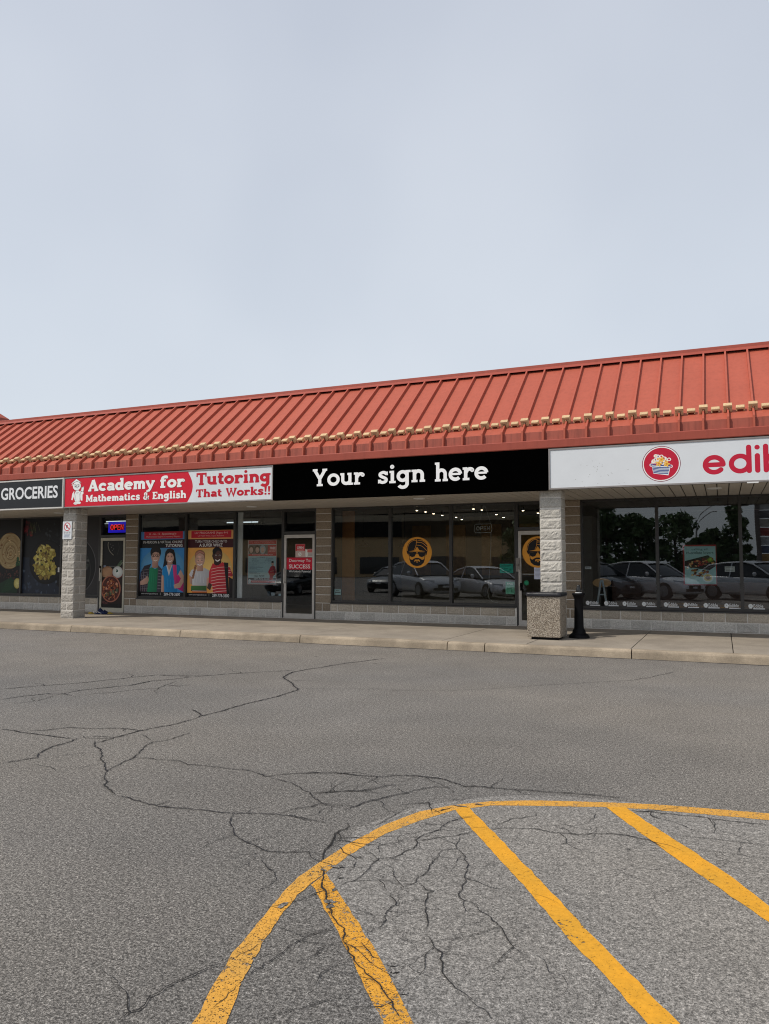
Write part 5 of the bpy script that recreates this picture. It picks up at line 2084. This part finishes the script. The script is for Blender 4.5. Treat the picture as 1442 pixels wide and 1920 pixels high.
m = MB()
m.tube([(-4.868, F + .145, 2.25), (-4.875, F + .145, 1.9), (-4.90, F + .145, 1.5), (-4.93, F + .145, 1.1), (-4.955, F + .145, .86), (-4.93, F + .145, .74), (-4.84, F + .145, .66), (-4.72, F + .145, .635)], .006, 6)
m.build('power_cord', M['cable'], ns)

# ------------------------------------------------------------------ lamps inside
first = None
for x, y, z in [(-6.86, 17.6, 2.84), (-6.82, 18.1, 2.84), (-6.87, 18.83, 2.84), (-6.87, 19.51, 2.84), (-6.81, 20.5, 2.84), (-6.9, 21.3, 2.83), (-5.41, 17.6, 2.84), (-5.32, 18.0, 2.84), (-5.44, 19.75, 2.84), (-5.58, 21.0, 2.84), (-4.45, 18.6, 2.84), (-4.3, 19.6, 2.84), (-3.9, 20.4, 2.84), (-3.7, 21.0, 2.84)]:
    if first is None:
        t = empty('ceiling_spotlight', (x, y, z))
        m = MB()
        m.lathe([(.035, .11), (.035, 0), (.030, -.005)], (x, y, z), 12)
        m.build('lamp_body', M['black'], t)
        m = MB()
        m.lathe([(.028, -.006), (.02, -.014)], (x, y, z), 12)
        m.build('lamp_bulb', M['lamp'], t)
        first = t
    else:
        t = first.copy()
        col.objects.link(t)
        for c in first.children:
            d = c.copy()
            col.objects.link(d)
            d.parent = t
        t.location = (x, y, z)
    tag(t, 'small lit spotlight under the dark ceiling behind the wide window', 'spotlight', 'ceiling spotlights in the wide window')
def pendant(x, y, z, label):
    t = empty('pendant_lamp', (x, y, z), label, 'pendant lamp', 'pendant lamps in the wide window')
    m = MB()
    m.lathe([(.175, 0), (.17, .02), (.10, .085), (.045, .12), (.03, .17), (.01, .18)], (x, y, z), 20)
    m.build('lamp_shade', M['black'], t, True)
    m = MB()
    m.tube([(x, y, z + .17), (x, y, 2.95)], .006, 6)
    m.build('cord', M['black'], t)


pendant(-8.98, 19.0, 2.0, 'black pendant lamp behind the left pane of the wide window')
pendant(-7.75, 19.0, 1.98, 'black pendant lamp behind the window bar left of the orange disc')
first = None
for x, y, z, ln, lab in [(-17.6, 19, 2.86, 1.1, 'ceiling tube light behind the glass over the cream door'), (-13.6, 20, 2.80, 1.2, 'ceiling tube light seen above the yellow poster'), (-11.0, 21.6, 2.84, 1.2, 'faint ceiling tube light deep inside the tutoring shop')]:
    t = empty('tube_light', (x, y, z), lab, 'tube light', 'ceiling tube lights')
    one('housing', M['white_paint'], (x - ln / 2, x + ln / 2, y - .08, y + .08, z + .03, z + .10), t)
    m = MB()
    m.tube([(x - ln / 2 + .03, y, z + .012), (x + ln / 2 - .03, y, z + .012)], .017, 8)
    m.build('tube', M['tube'], t)

# A-shaped stand with an oval board in the right-hand window
t = empty('display_stand', (-2.45, 17.5, .6), 'pale A-shaped stand under an oval tan board in the right-hand window', 'stand')
m = MB()
for sx in (-1, 1):
    m.tube([(-2.45 + sx * .015, 17.5, 1.17), (-2.45 + sx * .115, 17.5, .56)], [.020, .024], 8)
    m.box(-2.45 + sx * .06 - .02, -2.45 + sx * .06 + .02, 17.47, 17.48, .84, .87)
m.box(-2.50, -2.40, 17.485, 17.515, .84, .865)
m.build('leg_frame', M['pale_metal'], t)
m = MB()
ring_ = [(-2.45 + .20 * math.cos(2 * math.pi * i / 32), 1.11 + .10 * math.sin(2 * math.pi * i / 32)) for i in range(32)]
m.grid([[(x, 17.53, z) for x, z in ring_], [(x, 17.555, z) for x, z in ring_]], True)
m.face([(x, 17.53, z) for x, z in ring_])
m.face([(x, 17.555, z) for x, z in ring_[::-1]])
m.build('oval_board', M['wood'], t)
one('window_ledge', M['grey_room'], (-2.66, 4.9, F + .2, 17.95, ZS, .57), r4)

# ------------------------------------------------------------------ things on the pavement
t = empty('waste_bin', (-3.005, 14.33, ZS), 'square exposed-aggregate waste bin with a black rim by the pale pillar', 'waste bin')
m = MB()
m.box(-3.31, -2.70, 14.045, 14.625, ZS + .045, .925)
m.build('body', M['aggregate'], t, bevel=.014)
m = MB()
m.box(-3.24, -2.76, 14.085, 14.585, ZS, ZS + .0445)
m.build('plinth', M['black'], t)
lid = MB()
lid.box(-3.322, -2.688, 14.033, 14.637, .9255, .985)
b0 = len(lid.v)
lid.box(-3.155, -2.855, 14.19, 14.47, .9855, .995)
lid.build('rim', paint('black_bin_rim', (.025, .025, .03), .5, .4, 14, 0, .2), t, bevel=.01)
bag = MB()
rows = []
for r_, h_ in ((.322, .93), (.325, .96), (.321, .988), (.29, .99)):
    rows.append([(-3.005 + max(-1, min(1, 1.35 * math.cos(a_))) * r_ + .008 * mnoise.noise((a_ * 4, h_ * 30, 0)), 14.335 + max(-1, min(1, 1.35 * math.sin(a_))) * (r_ - .006) + .008 * mnoise.noise((a_ * 4, h_ * 30, 4)), h_ + .006 * mnoise.noise((a_ * 5, 1, 2)))
                 for a_ in [2 * math.pi * i / 72 for i in range(72)]])
bag.grid(rows, True)
bag.build('liner_bag', paint('black_bag', (.02, .02, .024), .3, .3, 20, 0, .3), t, True)

t = empty('ashtray_post', (-2.487, 14.72, ZS), 'black fluted smoking post with a capped head beside the waste bin', 'ashtray post')
m = MB()
c0 = (-2.487, 14.72, ZS)
m.lathe([(.19, 0), (.19, .03), (.175, .055), (.15, .075), (.125, .095), (.115, .14), (.095, .17)], c0, 28)
m.build('base', M['black'], t, True)
m = MB()
m.lathe([(.093, .165), (.088, .2), (.080, .55), (.080, .72), (.086, .745), (.10, .77), (.118, .805), (.12, .825), (.10, .835)], c0, 28)
m.build('post', M['black'], t, True)
m = MB()
m.lathe([(.062, .83), (.062, .846), (.05, .848)], c0, 20)
m.build('collar', M['white_paint'], t)
m = MB()
m.lathe([(.045, .848), (.048, .88), (.04, .925), (.03, .95), (.032, .962), (.028, .985), (.012, .99)], c0, 20)
m.build('cap', paint('dark_steel', (.05, .05, .05), .25, .2, 9, .7), t, True)

# heap of blue and yellow cloth by the cream door
t = empty('cloth_heap', (-15.73, 16.34, ZS), 'crumpled heap of navy and yellow cloth in front of the cream door', 'cloth heap')


def heap(name, cx, cy, rx_, ry_, hgt, c, seed):
    rows = []
    n, k = 40, 12
    for j in range(k + 1):
        q = j / k
        row = []
        for i in range(n):
            a_ = 2 * math.pi * i / n
            rr = 1 - q * .999
            wob = 1 + .28 * mnoise.noise((math.cos(a_) * 2.2 + seed, math.sin(a_) * 2.2, seed)) + .12 * mnoise.noise((math.cos(a_) * 7, math.sin(a_) * 7, seed))
            X_, Y_ = rx_ * rr * wob * math.cos(a_), ry_ * rr * wob * math.sin(a_)
            h_ = hgt * (1 - rr ** 1.6) * (.75 + .7 * mnoise.noise((X_ * 11 + seed, Y_ * 11, 0))) + .018 * (1 - rr) * mnoise.noise((X_ * 34, Y_ * 34, seed))
            row.append((cx + X_, cy + Y_, ZS + max(.003 + .002 * q, h_ + .01)))
        rows.append(row)
    m = MB()
    m.grid(rows, True)
    m.build(name, c, t, True)


heap('navy_cloth', -15.70, 16.36, .23, .16, .155, paint('navy_cloth', (.012, .022, .075), .9, .4, 14, 0, .4), 1)
heap('yellow_cloth', -15.97, 16.27, .11, .07, .045, paint('yellow_cloth', (.52, .36, .05), .9, .3, 14, 0, .4), 4)
heap('yellow_cloth', -15.46, 16.42, .13, .08, .055, paint('ochre_cloth', (.46, .33, .06), .9, .3, 14, 0, .4), 7)
m = MB()
m.tube(catmull([(-15.86, 16.24), (-15.78, 16.20), (-15.70, 16.22), (-15.62, 16.19), (-15.56, 16.23)], 4) and [(x, y, ZS + .05 + .02 * math.sin(x * 30)) for x, y in catmull([(-15.86, 16.22), (-15.78, 16.19), (-15.70, 16.20), (-15.62, 16.18), (-15.56, 16.22)], 4)], .008, 6)
m.build('white_cord', M['white_paint'], t)

# no parking sign on the left pillar
t = empty('parking_sign', (-15.24, 14.64, 2.14), 'white no parking sign with a red circle on the left pillar', 'sign')
one('plate', M['sign_white'], (-15.395, -15.092, 14.632, 14.638, 2.137, 2.588), t, bevel=.002)
a = Art(14.6315, lambda x, y: (-15.395 + x * .303, 2.137 + y * .451))
a.ell(.5, .70, .36, .242, S(190, 30, 56), n=30)
a.ell(.5, .70, .29, .195, S(232, 236, 238), n=30)
polys = text_polys('R', .03)
a.text('R', .37, .60, .63, .80, S(22, 22, 26), .03)
a.line([(.27, .83), (.73, .57)], .024, S(190, 30, 56))
a.text('FIRE ACCESS', .12, .385, .88, .425, S(30, 30, 34), .01)
a.text('ROUTE', .34, .325, .66, .37, S(30, 30, 34), .02)
for sx in (-1, 1):
    a.poly([(.5 + sx * .40, .35), (.5 + sx * .29, .38), (.5 + sx * .29, .32)], S(20, 20, 24))
    a.rect(.5 + sx * .29 - .04, .34, .5 + sx * .29 + .04, .36, S(20, 20, 24))
a.rect(.12, .30, .88, .294, S(90, 96, 110))
for k in range(4):
    a.line([(.16 + .03 * (k % 2), .25 - k * .045), (.84 - .05 * (k % 3), .25 - k * .045)], .008, S(96, 116, 150))
a.build('lettering', M['vinyl'], t)

# red roof of the taller block behind, far left
t = empty('corner_building', (-33, 22, 0), 'taller block with a red hipped roof rising behind the far left end', 'building')
one('wall', M['taupe'], (-37, -29.0, 19.4, 23.6, 0, 7.62), t)
m = MB()
ex0, ex1, ey0, ey1, ez = -37.6, -28.6, 19.0, 24.0, 7.88
apx = [(-34.6, 21.5, 10.3), (-31.6, 21.5, 10.3)]
m.face([(ex0, ey0, ez), (ex1, ey0, ez), apx[1], apx[0]])
m.face([(ex1, ey0, ez), (ex1, ey1, ez), apx[1]])
m.face([(ex1, ey1, ez), (ex0, ey1, ez), apx[0], apx[1]])
m.face([(ex0, ey1, ez), (ex0, ey0, ez), apx[0]])
m.build('roof', M['roof'], t)
m = MB()
m.box(ex0, ex1, ey0, ey1, ez - .28, ez - .002)
m.build('eave', M['fascia'], t)

# ------------------------------------------------------------------ what the windows mirror: parked cars, trees, a long shop, a pole and a pylon
def carpaint(name, c, metal=.4):
    m, n, l, out = newmat(name)
    p = pbsdf(n, l, out, ramp(n, l, nz(n, l, 3, 2, .5, objvec(n, l)), [(.3, tuple(x * .95 for x in c)), (.7, c)]), .3, metal, .5)
    p.inputs['Coat Weight'].default_value = .8
    p.inputs['Coat Roughness'].default_value = .05
    return m


M['tyre'] = paint('tyre', (.02, .02, .02), .9)
M['rim'] = paint('alloy_rim', (.40, .41, .42), .35, .1, 9, .8)
M['car_glass'] = paint('car_glass', (.012, .014, .016), .06, .1, 3, 0, 0, .6)
M['lens'] = paint('headlight_lens', (.55, .58, .62), .1, .1, 12, .3)
M['grille'] = paint('black_grille', (.012, .012, .013), .4)


def car(label, cx, nose, kind, mat, rot=0):
    """nose at Y = nose, facing the shops"""
    t = empty('parked_car', (cx, nose - 2.3, 0), label, 'car', 'cars parked behind the camera, mirrored in the windows')
    if kind == 'sedan':
        Ln, W, belt, top, clear = 4.7, 1.82, .92, 1.44, .20
        # distance back from nose, hood/deck height, half width scale
        body = [(0, .50, .70), (.10, .60, .86), (.45, .74, .95), (1.35, .90, 1.0), (2.6, .95, 1.0), (3.7, .98, .99), (4.35, .98, .95), (4.62, .92, .88), (4.7, .75, .80)]
        cab = [(1.20, .0), (2.10, .84), (2.45, 1.0), (3.1, .98), (3.7, .70), (4.4, .0)]
    elif kind == 'suv':
        Ln, W, belt, top, clear = 4.75, 1.92, 1.05, 1.69, .24
        body = [(0, .60, .74), (.10, .74, .89), (.4, .90, .96), (1.2, 1.03, 1.0), (2.6, 1.08, 1.0), (3.8, 1.10, 1.0), (4.5, 1.10, .97), (4.7, 1.0, .92), (4.75, .8, .86)]
        cab = [(1.05, .0), (1.95, .84), (2.35, 1.0), (3.3, .98), (4.05, .80), (4.65, .0)]
    else:
        Ln, W, belt, top, clear = 5.7, 2.0, 1.12, 1.86, .30
        body = [(0, .85, .86), (.08, 1.0, .94), (.4, 1.08, .98), (1.4, 1.14, 1.0), (2.6, 1.14, 1.0), (3.7, 1.14, 1.0), (4.6, 1.14, 1.0), (5.6, 1.14, .98), (5.7, .9, .96)]
        cab = [(1.35, .0), (1.95, .9), (2.25, 1.0), (3.3, 1.0), (3.5, .92), (3.75, .0)]
    hw = W / 2
    m = MB()
    rows = []
    for d, h, k in body:
        w = hw * k
        zb = clear + (.12 if d < .05 or d > Ln - .1 else 0)
        y = nose - d
        half = [(0, zb), (w * .8, zb), (w * .97, zb + .12), (w, (zb + h) * .52), (w * .98, h - .10), (w * .90, h - .015), (w * .5, h + .02), (0, h + .03)]
        rows.append([(cx + x, y, z) for x, z in half] + [(cx - x, y, z) for x, z in half[-2:0:-1]])
    m.grid(rows, True)
    m.face(rows[0][::-1])
    m.face(rows[-1])
    bo = m.build('body', mat, t, True)
    sd = bo.modifiers.new('smooth', 'SUBSURF')
    sd.levels = sd.render_levels = 2
    g_ = MB()
    rows = []
    for d, k in cab:
        y = nose - d
        zb = belt - .04
        zt = zb + .03 + (top - zb - .03) * k
        w0, w1 = hw * .93, hw * (.93 - .20 * k)
        half = [(w0, zb), ((w0 * .45 + w1 * .55), zb + (zt - zb) * .55), (w1, zt - .03), (w1 * .8, zt), (0, zt + .02)]
        rows.append([(cx + x, y, z) for x, z in half] + [(cx - x, y, z) for x, z in half[-2::-1]])
    g_.grid(rows)
    cb = g_.build('windows', M['car_glass'], t, True)
    sd = cb.modifiers.new('smooth', 'SUBSURF')
    sd.levels = sd.render_levels = 1
    # roof skin and pillars
    r_ = MB()
    rr = []
    for d, k in [c for c in cab if c[1] > .83]:
        zt = belt - .04 + .03 + (top - belt + .01) * k
        w1 = hw * (.93 - .20 * k) + .004
        rr.append([(cx + x * w1, nose - d, zt + z) for x, z in ((-1.0, -.035), (-.8, .008), (0, .03), (.8, .008), (1.0, -.035))])
    r_.grid(rr)
    for s_ in (-1, 1):
        pts = []
        for d, k in cab:
            zt = belt - .01 + (top - belt - .02) * k
            pts.append((cx + s_ * (hw * (.93 - .20 * k)), nose - d, zt))
        r_.tube(pts, .032, 6)
        mid = cab[2][0] + .55
        r_.tube([(cx + s_ * hw * .94, nose - mid - .05, belt - .03), (cx + s_ * hw * .735, nose - mid, top - .04)], .028, 6)
    r_.build('roof', mat, t, True)
    for s_ in (-1, 1):
        mm = MB()
        yb = nose - cab[0][0] - .62
        mm.lathe([(.03, 0), (.085, .03), (.085, .10), (.03, .15)], (cx + s_ * (hw + .09), yb - .07, belt + .09), 12, axis='y')
        mm.build('mirror', mat, t, True)
        hl = MB()
        zh = body[2][1] - .13
        hl.hexa([(cx + s_ * hw * .52, nose - .07, zh - .05), (cx + s_ * hw * .90, nose - .36, zh - .03), (cx + s_ * hw * .88, nose - .40, zh), (cx + s_ * hw * .5, nose - .2, zh),
                 (cx + s_ * hw * .52, nose - .10, zh + .06), (cx + s_ * hw * .91, nose - .42, zh + .10), (cx + s_ * hw * .88, nose - .46, zh + .1), (cx + s_ * hw * .5, nose - .24, zh + .07)])
        hl.build('headlight', M['lens'], t)
        for wy in (nose - .88, nose - Ln + .98):
            rw = .345 if kind == 'sedan' else .385
            w_ = MB()
            w_.lathe([(rw - .05, -.10), (rw, -.08), (rw, .08), (rw - .05, .10)], (cx + s_ * (hw - .10), wy, rw), 28, axis='x')
            wo_ = w_.build('wheel', M['tyre'], t)
            q = MB()
            q.lathe([(rw * .64, .10 * s_), (rw * .6, .112 * s_), (rw * .18, .105 * s_), (.04, .118 * s_)], (cx + s_ * (hw - .10), wy, rw), 20, axis='x')
            q.build('rim', M['rim'], wo_)
    gr = MB()
    zg = body[1][1] - .10
    gr.box(cx - hw * .40, cx + hw * .40, nose - .04, nose + .012, zg - .20, zg + .02)
    gr.box(cx - hw * .62, cx + hw * .62, nose - .06, nose + .004, clear + .14, clear + .26)
    gr.build('grille', M['grille'], t)
    lp = MB()
    lp.box(cx - .15, cx + .15, nose + .014, nose + .02, clear + .28, clear + .36)
    lp.build('number_plate', M['white_paint'], t)
    t.rotation_euler = (0, 0, R(rot))
    return t


P_SIL = carpaint('silver_car_paint', (.66, .69, .72), .1)
P_WHI = carpaint('white_car_paint', (.84, .85, .87), .0)
P_BLK = carpaint('black_car_paint', (.018, .019, .022), .2)
P_GRY = carpaint('dark_grey_car_paint', (.06, .065, .07), .4)
car('silver sport utility car mirrored under the orange disc window', -12.9, 2.6, 'suv', P_SIL, -46)
car('white saloon car mirrored in the wide window below the OPEN sign', -10.0, 2.2, 'sedan', P_WHI, -48)
car('black pickup truck mirrored behind the teal notice', -7.6, .8, 'pickup', P_BLK, -46)
car('dark grey car mirrored at the left edge of the right-hand window', -5.6, .0, 'suv', P_GRY, -56)
car('white sport utility car mirrored beside the chocolate poster', -3.0, -.4, 'suv', P_WHI, -56)
car('silver saloon car mirrored at the right edge of the right-hand window', 1.3, -.6, 'suv', P_SIL, -56)
car('black saloon car mirrored in the tutoring window', -20.2, 1.6, 'sedan', P_BLK)
car('grey saloon car mirrored at the left of the tutoring door', -17.4, -4.5, 'sedan', P_GRY)


def leafmat(name, a, b):
    m, n, l, out = newmat(name)
    g_ = n.new('ShaderNodeNewGeometry')
    c = ramp(n, l, g_.outputs['Random Per Island'], [(0, a), (1, b)])
    p = pbsdf(n, l, out, c, .6, 0, .3)
    return m


M['leaf'] = leafmat('leaves', (.04, .075, .03), (.15, .23, .09))
M['bark'] = paint('bark', (.10, .075, .055), .9, .3, 12, 0, .5)


def tree(label, x, y, h, w, seed, conic=False, n=5200):
    rt = random.Random(seed)
    t = empty('tree', (x, y, 0), label, 'tree', 'trees across the car park, mirrored in the windows')
    m = MB()
    m.tube([(x, y, 0), (x + .05, y, h * .25), (x - .05, y + .05, h * .6), (x, y, h * .9)], [.2, .16, .09, .03], 8)
    cl = []
    for i in range(46):
        q = rt.random()
        z = h * (.18 + .80 * q)
        rad = w * (1.0 - q * .92 if conic else math.sin(math.pi * (.10 + .86 * q)) ** .7) * rt.uniform(.35, 1)
        a_ = rt.uniform(0, 6.283)
        cl.append((x + rad * math.cos(a_), y + rad * math.sin(a_), z, rt.uniform(.45, .95) * (w / 2.4)))
        if i % 4 == 0:
            m.tube([(x, y, z * .72), (cl[-1][0], cl[-1][1], z)], [.05, .012], 5)
    m.build('trunk', M['bark'], t)
    f = MB()
    for i in range(n):
        c = rt.choice(cl)
        v = Vector((rt.gauss(0, 1), rt.gauss(0, 1), rt.gauss(0, 1))).normalized() * c[3] * rt.uniform(.4, 1.05)
        ctr = Vector((c[0], c[1], c[2])) + Vector((v.x, v.y, v.z * .7))
        u = Vector((rt.gauss(0, 1), rt.gauss(0, 1), rt.gauss(0, .6))).normalized()
        k = u.cross(Vector((rt.gauss(0, 1), rt.gauss(0, 1), rt.gauss(0, 1)))).normalized()
        s_ = rt.uniform(.16, .30)
        f.face([ctr - u * s_, ctr + k * s_ * .5, ctr + u * s_, ctr - k * s_ * .5])
    f.build('crown', M['leaf'], t)


tree('broad dark tree mirrored at the left of the right-hand window', -12.6, -34, 6.3, 2.8, 1)
tree('tall pointed dark tree mirrored in the right-hand window', -9.2, -35, 7.6, 2.7, 2, True, 4200)
tree('dark tree mirrored just left of the window bar', -6.6, -36, 6.0, 2.3, 3)
tree('rounded loose tree mirrored above the parked cars', -3.6, -36, 6.0, 2.4, 4, False, 2200)
tree('small pointed tree mirrored right of the chocolate poster', 1.0, -35, 6.4, 1.7, 5, True, 2600)
tree('low bushy tree mirrored behind the chocolate poster', -.9, -35.5, 4.3, 1.7, 6)
tree('broad tree mirrored at the right end of the windows', 6.8, -38, 7.0, 3.0, 8)
tree('broad dark tree mirrored behind the pale pillar', -16.0, -36, 6.2, 2.8, 9)

# lighting pole with two curved arms
t = empty('lamp_pole', (-2.6, -58, 0), 'tall lamp pole with two curved arms mirrored in the right-hand window', 'lamp pole')
m = MB()
m.tube([(-2.6, -58, 0), (-2.6, -58, 6.6)], [.12, .08], 10)
m.build('pole', M['sign_frame'], t)
for dx, hh in ((2.6, .9), (2.2, .1)):
    m = MB()
    m.tube([(-2.6, -58, 6.0 + hh - .6)] + [(-2.6 + dx * k / 6, -58, 6.2 + hh + 1.5 * math.sin(k / 6 * 1.7) - .2) for k in range(1, 7)], .05, 8)
    m.build('arm', M['sign_frame'], t)

# pylon board with plain coloured panels
t = empty('pylon_board', (3.6, -26, 0), 'tall roadside pylon with coloured panels mirrored at the right edge', 'pylon sign')
m = MB()
m.box(2.2, 2.5, -26.3, -25.7, 0, 6.2)
m.box(5.0, 5.3, -26.3, -25.7, 0, 6.2)
m.build('posts', M['taupe'], t)
m = MB()
m.hexa([(2.0, -26.5, 6.2), (5.5, -26.5, 6.2), (5.5, -25.5, 6.2), (2.0, -25.5, 6.2), (3.0, -26.3, 7.0), (4.5, -26.3, 7.0), (4.5, -25.7, 7.0), (3.0, -25.7, 7.0)])
m.build('gable', M['fascia'], t)
for k, c in enumerate([(.5, .5, .48), (.12, .12, .13), (.45, .42, .36), (.35, .06, .05), (.5, .5, .5), (.1, .12, .2), (.45, .25, .08)]):
    one('panel', paint('pylon_panel', c, .5), (2.51, 4.99, -26.15, -25.85, 5.5 - k * .62, 6.05 - k * .62), t)

# long low shop across the car park
t = empty('shop_block', (-60, -62, 0), 'long beige shop block with a dark band mirrored in the left and middle windows', 'building')
one('wall', paint('beige_render', (.62, .43, .23), .8, .1, .6), (-130, -19, -75, -58, 0, 5.2), t)
one('band', M['black'], (-130.2, -18.8, -75, -57.6, 5.2, 7.2), t)
one('parapet', paint('beige_parapet', (.40, .33, .23), .8, .1, .6), (-130, -19, -75, -58.1, 7.2, 9.5), t)
for k in range(12):
    one('shop_window', M['car_glass'], (-125 + k * 9, -119.5 + k * 9, -57.98, -57.9, .4, 2.6), t)
